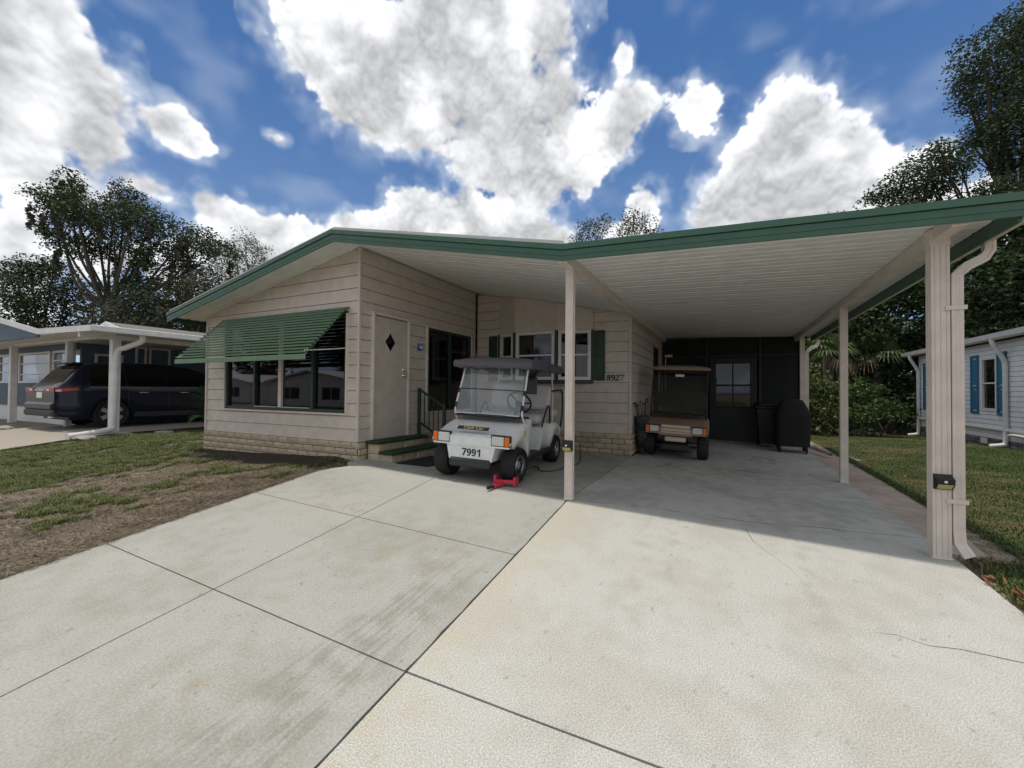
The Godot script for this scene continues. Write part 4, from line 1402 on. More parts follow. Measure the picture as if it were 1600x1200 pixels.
func white_cart() -> void:
	var at := Vector3(-2.985, slab_y(-2.985, -5.77) + 0.002, -5.77)
	var t := thing("golf_cart", "white golf cart with grey fabric roof cover, red wheel clamp at its front tyre", "golf cart", at, deg_to_rad(5.7))
	t.rotation.z = -0.04
	var paint: Material = M.cart_white
	cart_body(t, paint)
	headlights(t, 1.165)
	box("bumper", Vector3(0, 0.245, 1.18), Vector3(0.56, 0.11, 0.07), M.charcoal, t, 0.02)
	var bp := box("badge", Vector3(0, 0.672, 1.13), Vector3(0.43, 0.058, 0.012), M.charcoal, t, 0.003, Basis(Vector3.RIGHT, deg_to_rad(-52)))
	text("lettering", "Club Car", 0.05, M.gold, bp, Transform3D(Basis(Vector3.RIGHT, deg_to_rad(-52)), Vector3(0.01, 0.6765, 1.1358)), 0.003)
	text("lettering", "7991", 0.092, M.ink, t, Transform3D(Basis.IDENTITY, Vector3(0.02, 0.375, 1.188)), 0.003)
	box("decal", Vector3(0.568, 0.62, 0.78), Vector3(0.004, 0.075, 0.065), M.gold, t)
	box("cowl_shelf", Vector3(0, 0.795, 0.62), Vector3(0.98, 0.022, 0.20), M.charcoal, t, 0.008)
	box("dash_strip", Vector3(0.06, 0.815, 0.73), Vector3(0.44, 0.03, 0.05), M.charcoal, t, 0.008)
	box("dashboard", Vector3(0, 0.70, 0.43), Vector3(1.0, 0.22, 0.08), M.charcoal, t, 0.02)
	for x in [-0.47, 0.47]:
		wheel(t, x, 0.86, 0.225, 0.21, M.aluminium, deg_to_rad(-9))
		wheel(t, x, -0.90, 0.225, 0.22, M.aluminium)
	# seats
	var s1 := begin()
	cushion(s1, Vector3(0, 0.74, -0.30), Vector3(1.0, 0.14, 0.50), Basis.IDENTITY)
	obj("seat", s1, M.vinyl, t)
	for x in [-0.26, 0.26]:
		var s2 := begin()
		cushion(s2, Vector3(x, 1.06, -0.60), Vector3(0.49, 0.11, 0.42), Basis(Vector3.RIGHT, deg_to_rad(78)))
		obj("backrest", s2, M.vinyl, t)
		var br := begin()
		tube(br, [Vector3(x, 0.70, -0.62), Vector3(x, 1.0, -0.66)], 0.022, 8)
		obj("backrest_bracket", br, M.vinyl, t)
	var s3 := begin()
	cushion(s3, Vector3(0, 0.80, -1.06), Vector3(0.98, 0.13, 0.36), Basis.IDENTITY)
	obj("rear_seat", s3, M.vinyl_cream, t)
	for s in [-1.0, 1.0]:
		var ar := begin()
		tube(ar, curve([Vector3(s * 0.525, 0.64, -0.12), Vector3(s * 0.53, 0.84, -0.26), Vector3(s * 0.53, 0.93, -0.36), Vector3(s * 0.53, 0.90, -0.47), Vector3(s * 0.525, 0.66, -0.54)]), 0.014, 8)
		obj("armrest", ar, M.black_plastic, t)
		var gr := begin()
		tube(gr, curve([Vector3(s * 0.48, 1.16, -0.70), Vector3(s * 0.50, 1.18, -1.10), Vector3(s * 0.52, 1.14, -1.26), Vector3(s * 0.52, 0.75, -1.33), Vector3(s * 0.48, 0.40, -1.28)]), 0.015, 8)
		obj("grab_bar", gr, M.black_plastic, t)
		# canopy struts
		var fs := begin()
		tube(fs, curve([Vector3(s * 0.50, 0.74, 0.62), Vector3(s * 0.49, 0.88, 0.70), Vector3(s * 0.48, 1.25, 0.56), Vector3(s * 0.47, 1.54, 0.45)]), 0.014, 8)
		obj("front_strut", fs, M.white_frame, t)
		var rs := begin()
		tube(rs, [Vector3(s * 0.49, 0.62, -0.82), Vector3(s * 0.48, 1.10, -0.80), Vector3(s * 0.46, 1.54, -0.75)], 0.013, 8)
		obj("rear_strut", rs, M.white_frame, t)
		for yy in [0.93, 1.12]:
			box("windshield_clip", Vector3(s * 0.485, yy, lerpf(0.70, 0.56, (yy - 0.88) / 0.37) + 0.012), Vector3(0.035, 0.085, 0.03), M.black_plastic, t, 0.006)
	# windshield in two leaves
	var a := Vector3(0, 0.83, 0.725)
	var m := Vector3(0, 1.16, 0.60)
	var b := Vector3(0, 1.50, 0.47)
	for q in [[a, m], [m + Vector3(0, 0.006, -0.002), b]]:
		var d: Vector3 = (q[1] - q[0]).normalized()
		var L: float = q[0].distance_to(q[1])
		var w := MeshInstance3D.new()
		box("windshield", (q[0] + q[1]) * 0.5 + Vector3(0, 0, 0.012), Vector3(0.93, L, 0.005), M.clear_glass, t, 0.0, Basis(Vector3.RIGHT, d, Vector3.RIGHT.cross(d)))
	for y in [a, m, b]:
		var hb := begin()
		tube(hb, [y + Vector3(-0.465, 0, 0.014), y + Vector3(0.465, 0, 0.014)], 0.008, 6)
		obj("windshield_rail", hb, M.charcoal if y == m else M.white_frame, t)
	# canopy under its fabric cover
	canopy(t, 1.57, 0.60, -1.18, 0.565, M.fabric_grey, true)
	# rolled side curtains hanging under the cover
	for s in [-1.0, 1.0]:
		var rc := begin()
		var pts := []
		var rad := []
		for k in 15:
			var z := 0.56 - 1.66 * k / 14.0
			pts.append(Vector3(s * (0.545 + 0.008 * sin(k * 2.1)), 1.515 - 0.03 * absf(sin(k * 0.9)), z))
			rad.append(0.042 + 0.008 * sin(k * 1.7))
		tube(rc, pts, rad, 10)
		obj("rolled_curtain", rc, M.fabric_grey, t)
	var rf := begin()
	var fp := []
	var fr := []
	for k in 13:
		fp.append(Vector3(-0.58 + 1.16 * k / 12.0, 1.51 - 0.012 * absf(sin(k * 1.3)), 0.60 + 0.008 * sin(k * 2.2)))
		fr.append(0.052 + 0.007 * sin(k * 1.9))
	tube(rf, fp, fr, 10)
	obj("rolled_curtain", rf, M.fabric_grey, t)
	steering(t)
	# fan and pouch under the canopy
	var fan := begin()
	lathe(fan, Vector3(0.50, 1.42, 0.46), Vector3(0.25, 0, 0.97).normalized(), [[0.03, -0.06], [0.085, -0.03], [0.095, 0.0], [0.095, 0.03], [0.082, 0.032], [0.078, 0.0], [0.0, -0.01]], 20)
	obj("fan", fan, M.black_plastic, t)
	box("pouch", Vector3(0.47, 1.24, 0.36), Vector3(0.20, 0.24, 0.04), M.charcoal, t, 0.012)
	# clamp on the front tyre, and the charging lead
	var ax := Vector3(0.995, 0, -0.1)
	var fw := at + Vector3(0.47, 0, 0).rotated(Vector3.UP, deg_to_rad(5.7)) + Vector3(0, 0, 0.86).rotated(Vector3.UP, deg_to_rad(5.7))
	var cl := thing("wheel_clamp", "red steel wheel clamp with black handle at the white cart's front tyre", "wheel clamp", Vector3(fw.x, slab_y(fw.x, fw.z) + 0.002, fw.z + 0.20), deg_to_rad(10))
	box("jaw", Vector3(0.0, 0.055, 0.05), Vector3(0.27, 0.045, 0.045), M.red_paint, cl, 0.006)
	box("jaw_arm", Vector3(-0.125, 0.07, 0.01), Vector3(0.035, 0.13, 0.13), M.red_paint, cl, 0.008)
	box("jaw_arm", Vector3(0.125, 0.06, 0.0), Vector3(0.04, 0.11, 0.15), M.red_paint, cl, 0.008)
	box("lever", Vector3(-0.06, 0.03, 0.14), Vector3(0.05, 0.04, 0.15), M.red_paint, cl, 0.006, Basis(Vector3.UP, deg_to_rad(-28)))
	var hg := begin()
	tube(hg, [Vector3(-0.09, 0.025, 0.19), Vector3(-0.135, 0.022, 0.30)], 0.022, 10)
	obj("handle", hg, M.black_plastic, cl)
	var hook := begin()
	tube(hook, curve([Vector3(0.13, 0.09, 0.0), Vector3(0.15, 0.15, -0.06), Vector3(0.14, 0.17, -0.13)]), 0.014, 8)
	obj("hook", hook, M.black_plastic, cl)
	var cd := begin()
	var cp := []
	for p in [[-2.05, -6.9, 0.30], [-2.0, -6.75, 0.05], [-2.1, -6.4, 0.012], [-2.12, -6.05, 0.012], [-2.25, -5.85, 0.012], [-2.36, -5.9, 0.012], [-2.42, -6.05, 0.012], [-2.52, -6.1, 0.012]]:
		cp.append(Vector3(p[0] - 0.12, slab_y(p[0], p[1]) + p[2], p[1]))
	tube(cd, curve(cp, 8), 0.008, 6)
	tag(obj("charging_lead", cd, M.black_plastic), "thin black cable looping on concrete behind the white cart", "cable")

func canopy(t: Node3D, y: float, z1: float, z0: float, hw: float, m: Material, cloth: bool) -> void:
	var nz := FastNoiseLite.new()
	nz.seed = 77
	nz.frequency = 4.0
	var st := begin()
	st.set_smooth_group(1)
	var n := 22
	var top := []
	for j in n + 1:
		for i in n + 1:
			var u := -1.0 + 2.0 * i / n
			var v := -1.0 + 2.0 * j / n
			var ex := signf(u) * (1.0 - pow(1.0 - absf(u), 1.5))
			var ev := signf(v) * (1.0 - pow(1.0 - absf(v), 1.5))
			var round_ := 1.0 - 0.06 * pow(absf(ex * ev), 6.0)
			var p := Vector3(ex * hw * round_, 0, lerpf(z0, z1, (ev * round_ + 1.0) * 0.5))
			p.y = y + 0.06 * (1.0 - pow(absf(ex), 4.0)) * (1.0 - pow(absf(ev), 4.0)) - 0.0
			if cloth: p.y += nz.get_noise_2d(p.x, p.z) * 0.018
			top.append(p)
	var w := n + 1
	for j in n:
		for i in n:
			quad(st, top[j * w + i], top[j * w + i + 1], top[(j + 1) * w + i + 1], top[(j + 1) * w + i], Vector3.UP)
	# skirt and underside
	var edge := []
	for i in n: edge.append(i)
	for j in n: edge.append(j * w + n)
	for i in n: edge.append(n * w + n - i)
	for j in n: edge.append((n - j) * w)
	for k in edge.size():
		var a: Vector3 = top[edge[k]]
		var b: Vector3 = top[edge[(k + 1) % edge.size()]]
		var da := 0.055 + (0.022 * sin(k * 0.9) if cloth else 0.0)
		var db := 0.055 + (0.022 * sin((k + 1) % edge.size() * 0.9) if cloth else 0.0)
		var mid := (a + b) * 0.5 - Vector3(0, y, (z0 + z1) * 0.5)
		quad(st, a, b, b + Vector3(mid.x * 0.02, -db, mid.z * 0.02), a + Vector3(mid.x * 0.02, -da, mid.z * 0.02), Vector3(mid.x, 0, mid.z))
	quad(st, Vector3(-hw + 0.02, y - 0.025, z0 + 0.02), Vector3(hw - 0.02, y - 0.025, z0 + 0.02), Vector3(hw - 0.02, y - 0.025, z1 - 0.02), Vector3(-hw + 0.02, y - 0.025, z1 - 0.02), Vector3.DOWN)
	obj("roof", st, m, t)

func tan_cart() -> void:
	var at := Vector3(-0.90, slab_y(-0.9, -9.7), -9.62)
	var t := thing("golf_cart", "tan golf cart parked in the shade at the back of the carport", "golf cart", at, deg_to_rad(2.0))
	t.rotation.z = -0.04
	cart_body(t, M.cart_tan, 0.06)
	headlights(t, 1.165)
	for q in [[0.60, 0.055, 1.19], [0.535, 0.045, 1.20], [0.488, 0.035, 1.205]]:
		box("grille_bar", Vector3(0, q[0], q[2]), Vector3(0.50, q[1], 0.05), M.cart_tan_light, t, 0.012)
	box("nose_plate", Vector3(0, 0.365, 1.16), Vector3(0.36, 0.085, 0.05), M.cart_tan_light, t, 0.012)
	box("bumper", Vector3(0, 0.22, 1.18), Vector3(0.5, 0.12, 0.06), M.black_plastic, t, 0.02)
	box("dashboard", Vector3(0, 0.70, 0.43), Vector3(1.0, 0.22, 0.08), M.charcoal, t, 0.02)
	box("cowl_shelf", Vector3(0, 0.795, 0.62), Vector3(0.98, 0.022, 0.20), M.charcoal, t, 0.008)
	for x in [-0.47, 0.47]:
		wheel(t, x, 0.86, 0.23, 0.2, M.charcoal)
		wheel(t, x, -0.90, 0.23, 0.2, M.charcoal)
	var s1 := begin()
	cushion(s1, Vector3(0, 0.74, -0.30), Vector3(1.0, 0.14, 0.50), Basis.IDENTITY)
	obj("seat", s1, M.charcoal, t)
	var s2 := begin()
	cushion(s2, Vector3(0, 1.06, -0.60), Vector3(1.0, 0.11, 0.42), Basis(Vector3.RIGHT, deg_to_rad(78)))
	obj("backrest", s2, M.charcoal, t)
	for s in [-1.0, 1.0]:
		var fs := begin()
		tube(fs, curve([Vector3(s * 0.50, 0.74, 0.62), Vector3(s * 0.50, 0.88, 0.68), Vector3(s * 0.50, 1.70, 0.46)]), 0.016, 8)
		obj("front_strut", fs, M.black_plastic, t)
		var rs := begin()
		tube(rs, [Vector3(s * 0.49, 0.62, -0.82), Vector3(s * 0.47, 1.70, -0.74)], 0.014, 8)
		obj("rear_strut", rs, M.black_plastic, t)
	var d := (Vector3(0, 1.66, 0.475) - Vector3(0, 0.83, 0.70)).normalized()
	box("windshield", Vector3(0, 1.245, 0.60), Vector3(0.96, 0.86, 0.005), M.smoke_glass, t, 0.0, Basis(Vector3.RIGHT, d, Vector3.RIGHT.cross(d)))
	for y in [0.0, 0.46, 0.98]:
		var p := Vector3(0, 0.83, 0.712).lerp(Vector3(0, 1.66, 0.487), y)
		var hb := begin()
		tube(hb, [p + Vector3(-0.49, 0, 0), p + Vector3(0.49, 0, 0)], 0.010, 6)
		obj("windshield_rail", hb, M.black_plastic, t)
	box("mirror", Vector3(0, 1.56, 0.56), Vector3(0.16, 0.05, 0.03), M.white_frame, t, 0.008)
	canopy(t, 1.72, 0.66, -0.95, 0.55, M.cart_tan, false)
	steering(t)

# ------------------------------------------------------------------ back of the carport
func carport_things() -> void:
	var w := thing("screen_room", "dark screened wall with black door across the back of the carport", "screen wall")
	var z := -12.84
	box("sill_board", Vector3(0.03, 0.03, z), Vector3(3.3, 0.35, 0.06), M.screen_frame, w, 0.005)
	for x in [-1.58, -0.48, 0.78, 1.66]:
		box("frame_post", Vector3(x, 1.36, z), Vector3(0.07, 2.55, 0.07), M.screen_frame, w, 0.006)
	for y in [0.24, 2.18, 2.66]:
		box("frame_rail", Vector3(0.03, y, z), Vector3(3.28, 0.06, 0.06), M.screen_frame, w, 0.006)
	for q in [[-1.03, 0.98, 1.0], [1.22, 0.98, 0.8]]:
		box("screen_panel", Vector3(q[0], 1.22, z - 0.01), Vector3(q[2], 1.86, 0.006), M.screen, w)
	for q in [[-1.03, 1.03], [0.15, 1.2], [1.22, 0.8]]:
		box("top_panel", Vector3(q[0], 2.42, z - 0.01), Vector3(q[1], 0.42, 0.006), M.screen, w)
	var d := Node3D.new()
	d.name = "door"
	w.add_child(d)
	box("door_slab", Vector3(0.15, 0.40, z + 0.01), Vector3(1.12, 0.82, 0.045), M.screen_frame, d, 0.006)
	for x in [-0.33, 0.63]:
		box("stile", Vector3(x, 1.48, z + 0.01), Vector3(0.16, 1.32, 0.045), M.screen_frame, d, 0.006)
	box("top_rail", Vector3(0.15, 2.06, z + 0.01), Vector3(0.80, 0.16, 0.045), M.screen_frame, d, 0.006)
	for x in [-0.075, 0.375]:
		for y in [1.10, 1.70]:
			box("pane", Vector3(x, y, z), Vector3(0.42, 0.55, 0.006), M.window_glass, d)
	box("glazing_bar", Vector3(0.15, 1.40, z + 0.012), Vector3(0.035, 1.17, 0.03), M.screen_frame, d)
	box("glazing_bar", Vector3(0.15, 1.40, z + 0.008), Vector3(0.8, 0.035, 0.03), M.screen_frame, d)
	box("back_wall", Vector3(0.05, 1.35, -13.6), Vector3(3.3, 2.6, 0.08), M.shed_wall, w)
	box("side_wall", Vector3(1.70, 1.3, -13.25), Vector3(0.06, 2.7, 0.72), M.screen_frame, w)
	box("notice", Vector3(-1.45, 2.22, z + 0.05), Vector3(0.20, 0.07, 0.02), M.white_frame, w, 0.004)
	box("shed_roof", Vector3(0.05, 2.76, -13.3), Vector3(3.5, 0.05, 0.9), M.roof_metal, w)
	# wheeled bin
	var b := thing("wheeled_bin", "black wheeled rubbish bin standing beside the covered grill", "bin", Vector3(0.95, slab_y(0.95, -12.3), -12.3))
	var st := begin()
	var rings := []
	for q in [[0.10, 0.22, 0.24], [0.5, 0.26, 0.28], [0.92, 0.29, 0.32], [0.95, 0.32, 0.35], [0.98, 0.32, 0.35]]:
		rings.append(PackedVector3Array([Vector3(-q[1], q[0], -q[2]), Vector3(q[1], q[0], -q[2]), Vector3(q[1], q[0], q[2]), Vector3(-q[1], q[0], q[2])]))
	loft(st, rings, true, true, false)
	obj("bin_body", st, M.black_plastic, b)
	var ld := begin()
	cushion(ld, Vector3(0, 1.02, 0), Vector3(0.66, 0.08, 0.74), Basis.IDENTITY, 0.06)
	obj("lid", ld, M.black_plastic, b)
	for x in [-0.24, 0.24]:
		var wl := begin()
		lathe(wl, Vector3(x, 0.1, -0.26), Vector3(signf(x), 0, 0), [[0.0, -0.03], [0.1, -0.03], [0.1, 0.03], [0.0, 0.03]], 18)
		obj("wheel", wl, M.rubber, b)
	# covered grill
	var g := thing("covered_grill", "barbecue grill under a black fitted cover beside the carport post", "grill", Vector3(1.32, slab_y(1.32, -11.9), -11.55))
	var gc := begin()
	rings = []
	for q in [[0.14, 0.33, 0.27], [0.45, 0.34, 0.28], [0.82, 0.35, 0.29], [0.90, 0.33, 0.27], [1.08, 0.25, 0.22], [1.17, 0.19, 0.17], [1.19, 0.10, 0.1]]:
		var v := PackedVector3Array()
		for i in 24:
			var a := TAU * i / 24.0
			var wob := 1.0 + 0.025 * sin(i * 2.6 + q[0] * 9.0)
			v.append(Vector3(signf(cos(a)) * pow(absf(cos(a)), 0.4) * q[1] * wob, q[0], signf(sin(a)) * pow(absf(sin(a)), 0.4) * q[2] * wob))
		rings.append(v)
	loft(gc, rings)
	obj("cover", gc, M.cover_cloth, g)
	for x in [-0.25, 0.25]:
		for zz in [-0.2, 0.2]:
			var wl := begin()
			lathe(wl, Vector3(x, 0.075, zz), Vector3(signf(x), 0, 0), [[0.0, -0.02], [0.075, -0.02], [0.075, 0.02], [0.0, 0.02]], 16)
			obj("wheel", wl, M.rubber, g)
			box("leg", Vector3(x, 0.14, zz), Vector3(0.03, 0.16, 0.03), M.black_plastic, g)
	# golf bag against the wall
	var gb := thing("golf_bag", "dark golf bag of clubs leaning on the siding beside tan cart", "golf bag", Vector3(-1.42, slab_y(-1.42, -8.75), -8.72))
	gb.rotation.z = 0.09
	var bs := begin()
	lathe(bs, Vector3.ZERO, Vector3.UP, [[0.0, 0.0], [0.11, 0.0], [0.125, 0.03], [0.115, 0.3], [0.12, 0.62], [0.135, 0.66], [0.135, 0.74], [0.115, 0.75], [0.11, 0.70], [0.0, 0.69]], 18)
	obj("bag", bs, M.charcoal, gb)
	var pk := begin()
	cushion(pk, Vector3(0.0, 0.32, 0.13), Vector3(0.2, 0.36, 0.1), Basis.IDENTITY)
	obj("pocket", pk, M.black_plastic, gb)
	var r := RandomNumberGenerator.new()
	r.seed = 4
	for k in 9:
		var a := TAU * k / 9.0
		var c := begin()
		var top := Vector3(cos(a) * 0.10, r.randf_range(0.92, 1.08), sin(a) * 0.10)
		tube(c, [Vector3(cos(a) * 0.06, 0.5, sin(a) * 0.06), top], 0.006, 6)
		tube(c, [top, top + Vector3(cos(a) * 0.05, -0.015, sin(a) * 0.05 + 0.02)], [0.012, 0.02], 8)
		obj("club", c, M.charcoal, gb)

# ------------------------------------------------------------------ neighbours
func suv_top(z: float) -> float:
	var k := [[0.0, 0.98], [-0.10, 1.10], [-0.16, 1.17], [-0.50, 1.60], [-0.62, 1.68], [-0.9, 1.725], [-1.6, 1.765], [-2.4, 1.765], [-3.0, 1.70], [-3.25, 1.62], [-4.0, 1.13], [-4.2, 1.07], [-4.9, 0.95], [-5.1, 0.80], [-5.16, 0.68]]
	for i in k.size() - 1:
		if z <= k[i][0] and z >= k[i + 1][0]:
			return lerpf(k[i][1], k[i + 1][1], smoothstep(0.0, 1.0, (k[i][0] - z) / (k[i][0] - k[i + 1][0])) * 0.35 + 0.65 * (k[i][0] - z) / (k[i][0] - k[i + 1][0]))
	return 0.68

func suv_w(z: float) -> float:
	return 0.985 - 0.12 * pow(smoothstep(-0.7, 0.0, z), 2.0) - 0.16 * pow(smoothstep(-4.3, -5.16, z), 2.0)

func suv_x(z: float, y: float) -> float:
	var w := suv_w(z)
	var belt := 1.06
	if y <= 0.5: return w * lerpf(0.965, 1.0, smoothstep(0.2, 0.5, y))
	if y <= belt: return w * lerpf(1.0, 0.955, pow((y - 0.5) / (belt - 0.5), 2.0))
	return w * lerpf(0.955, 0.70, (y - belt) / 0.70)

func suv_patch(parent: Node, called: String, m: Material, z0: float, z1: float, lo: Callable, hi: Callable, off := 0.006, sides := [-1.0, 1.0]) -> void:
	for s in sides:
		var st := begin()
		st.set_smooth_group(1)
		var n := 8
		for i in n:
			var za := lerpf(z0, z1, float(i) / n)
			var zb := lerpf(z0, z1, float(i + 1) / n)
			for j in 4:
				var q := []
				for c in [[za, j], [zb, j], [zb, j + 1], [za, j + 1]]:
					var y := lerpf(lo.call(c[0]), hi.call(c[0]), c[1] / 4.0)
					q.append(Vector3(s * (suv_x(c[0], y) + off), y, c[0]))
				quad(st, q[0], q[1], q[2], q[3], Vector3(s, 0, 0))
		obj(called, st, m, parent)

func parked_suv() -> void:
	var at := Vector3(-15.45, ground_y(-15.4, -5.5) + 0.05, -4.45)
	var t := thing("parked_car", "dark navy sport utility car parked under the neighbour's white carport", "car", at)
	var st := begin()
	var rings := []
	var n := 70
	for k in n + 1:
		var z := -5.16 * k / n
		var top := suv_top(z)
		var lo := maxf(arch(z, -1.07, 0.37, 0.42, 0.26), arch(z, -4.08, 0.37, 0.42, 0.26))
		lo = maxf(lo, 0.26 + 0.12 * smoothstep(-0.5, 0.0, z))
		var ys := []
		for i in 8:
			ys.append(lerpf(lo, minf(top - 0.05, 1.06), i / 7.0))
		for i in 5:
			ys.append(lerpf(minf(top - 0.05, 1.06), top - 0.045, (i + 1) / 5.0))
		var ring := PackedVector3Array()
		for y in ys: ring.append(Vector3(suv_x(z, y), y, z))
		var e := suv_x(z, top - 0.045)
		for f in [0.93, 0.8, 0.5, 0.0, -0.5, -0.8, -0.93]:
			ring.append(Vector3(e * f, top - 0.045 * pow(absf(f), 5.0), z))
		for i in range(ys.size() - 1, -1, -1): ring.append(Vector3(-suv_x(z, ys[i]), ys[i], z))
		rings.append(ring)
	loft(st, rings)
	obj("body", st, M.navy_paint, t)
	box("chassis", Vector3(0, 0.33, -2.6), Vector3(1.5, 0.2, 4.6), M.black_plastic, t)
	box("wheel_well", Vector3(0, 0.55, -1.07), Vector3(1.7, 0.45, 0.86), M.black_plastic, t)
	var sill := func(z: float) -> float: return 1.085
	var head := func(z: float) -> float: return maxf(1.09, suv_top(z) - 0.10)
	suv_patch(t, "side_window", M.tint_glass, -0.66, -1.36, sill, head)
	suv_patch(t, "side_window", M.tint_glass, -1.42, -2.30, sill, head)
	suv_patch(t, "side_window", M.tint_glass, -2.38, -3.50, sill, head)
	suv_patch(t, "window_trim", M.chrome, -0.62, -3.6, func(z: float) -> float: return 1.062, func(z: float) -> float: return 1.080, 0.008)
	suv_patch(t, "cladding", M.charcoal, -1.55, -3.6, func(z: float) -> float: return 0.27, func(z: float) -> float: return 0.40, 0.01)
	suv_patch(t, "tail_light", M.red_lens, -0.02, -0.40, func(z: float) -> float: return lerpf(0.93, 0.99, -z / 0.4), func(z: float) -> float: return lerpf(1.04, 1.03, -z / 0.4), 0.012)
	suv_patch(t, "lamp_clear", M.lens, -0.02, -0.12, func(z: float) -> float: return 0.95, func(z: float) -> float: return 1.0, 0.016)
	for z in [-1.41, -2.34]:
		suv_patch(t, "door_gap", M.black_plastic, z - 0.006, z + 0.006, func(_z: float) -> float: return 0.42, func(_z: float) -> float: return 1.06, 0.002)
	for z in [-1.75, -2.75]:
		for s in [-1.0, 1.0]:
			box("door_handle", Vector3(s * (suv_x(z, 0.9) + 0.015), 0.93, z), Vector3(0.03, 0.03, 0.2), M.chrome, t, 0.008)
	# tailgate
	var rg := begin()
	rg.set_smooth_group(1)
	for i in 8:
		var za := lerpf(-0.18, -0.50, i / 8.0)
		var zb := lerpf(-0.18, -0.50, (i + 1) / 8.0)
		var wa := suv_x(za, suv_top(za) - 0.05) * 0.80
		var wb := suv_x(zb, suv_top(zb) - 0.05) * 0.80
		quad(rg, Vector3(-wa, suv_top(za) + 0.008, za), Vector3(wa, suv_top(za) + 0.008, za), Vector3(wb, suv_top(zb) + 0.008, zb), Vector3(-wb, suv_top(zb) + 0.008, zb), Vector3(0, 1, 1))
	obj("rear_window", rg, M.tint_glass, t)
	box("spoiler", Vector3(0, 1.685, -0.50), Vector3(1.2, 0.03, 0.24), M.navy_paint, t, 0.012)
	for s in [-1.0, 1.0]:
		var tl := begin()
		prism(tl, PackedVector2Array([Vector2(0.32 * s, 0.0), Vector2(0.86 * s, 0.0), Vector2(0.86 * s, 0.11), Vector2(0.40 * s, 0.10)]), Vector3(0, 0.94, 0.012), Vector3.RIGHT, Vector3.UP, Vector3(0, 0, -0.03))
		obj("tail_light", tl, M.red_lens, t)
		box("reverse_lamp", Vector3(s * 0.52, 0.99, 0.014), Vector3(0.16, 0.05, 0.01), M.lens, t, 0.003)
	box("chrome_bar", Vector3(0, 0.985, 0.01), Vector3(0.56, 0.035, 0.02), M.chrome, t, 0.006)
	box("number_plate", Vector3(0, 0.86, 0.0), Vector3(0.32, 0.15, 0.03), M.white_frame, t, 0.004)
	box("bumper", Vector3(0, 0.58, -0.03), Vector3(1.7, 0.2, 0.16), M.navy_paint, t, 0.05)
	box("lower_bumper", Vector3(0, 0.42, -0.05), Vector3(1.72, 0.17, 0.2), M.charcoal, t, 0.04)
	var ep := begin()
	lathe(ep, Vector3(0.55, 0.33, -0.1), Vector3.BACK, [[0.04, 0], [0.04, 0.12], [0.033, 0.12], [0.033, 0.02]], 14)
	obj("exhaust", ep, M.chrome, t)
	for z in [-1.07, -4.08]:
		for x in [-0.86, 0.86]:
			var q := Node3D.new()
			q.name = "wheel"
			t.add_child(q, true)
			q.position = Vector3(x, 0.375, z)
			var s := signf(x)
			var ty := begin()
			lathe(ty, Vector3.ZERO, Vector3(s, 0, 0), [[0.25, -0.11], [0.34, -0.12], [0.37, -0.09], [0.375, 0.0], [0.37, 0.09], [0.34, 0.12], [0.262, 0.11], [0.25, 0.06]], 36)
			obj("tyre", ty, M.rubber, q)
			var rm := begin()
			lathe(rm, Vector3.ZERO, Vector3(s, 0, 0), [[0.262, 0.04], [0.265, 0.115], [0.25, 0.12], [0.245, 0.05], [0.0, 0.045]], 32)
			obj("rim", rm, M.charcoal, q)
			for k in 6:
				var a := TAU * k / 6.0
				var sp := begin()
				var d := Vector3(0, cos(a), sin(a))
				var e := Vector3(0, -sin(a), cos(a))
				prism(sp, PackedVector2Array([Vector2(0.02, -0.035), Vector2(0.245, -0.055), Vector2(0.245, 0.055), Vector2(0.02, 0.035)]), Vector3(s * 0.112, 0, 0), d, e, Vector3(-s * 0.04, 0, 0))
				obj("spoke", sp, M.aluminium, q)
			var hb := begin()
			lathe(hb, Vector3.ZERO, Vector3(s, 0, 0), [[0.05, 0.06], [0.05, 0.118], [0.035, 0.125], [0.0, 0.126]], 16)
			obj("hub", hb, M.aluminium, q)
	for s in [-1.0, 1.0]:
		box("wing_mirror", Vector3(s * 1.03, 1.12, -3.35), Vector3(0.2, 0.14, 0.1), M.navy_paint, t, 0.04)

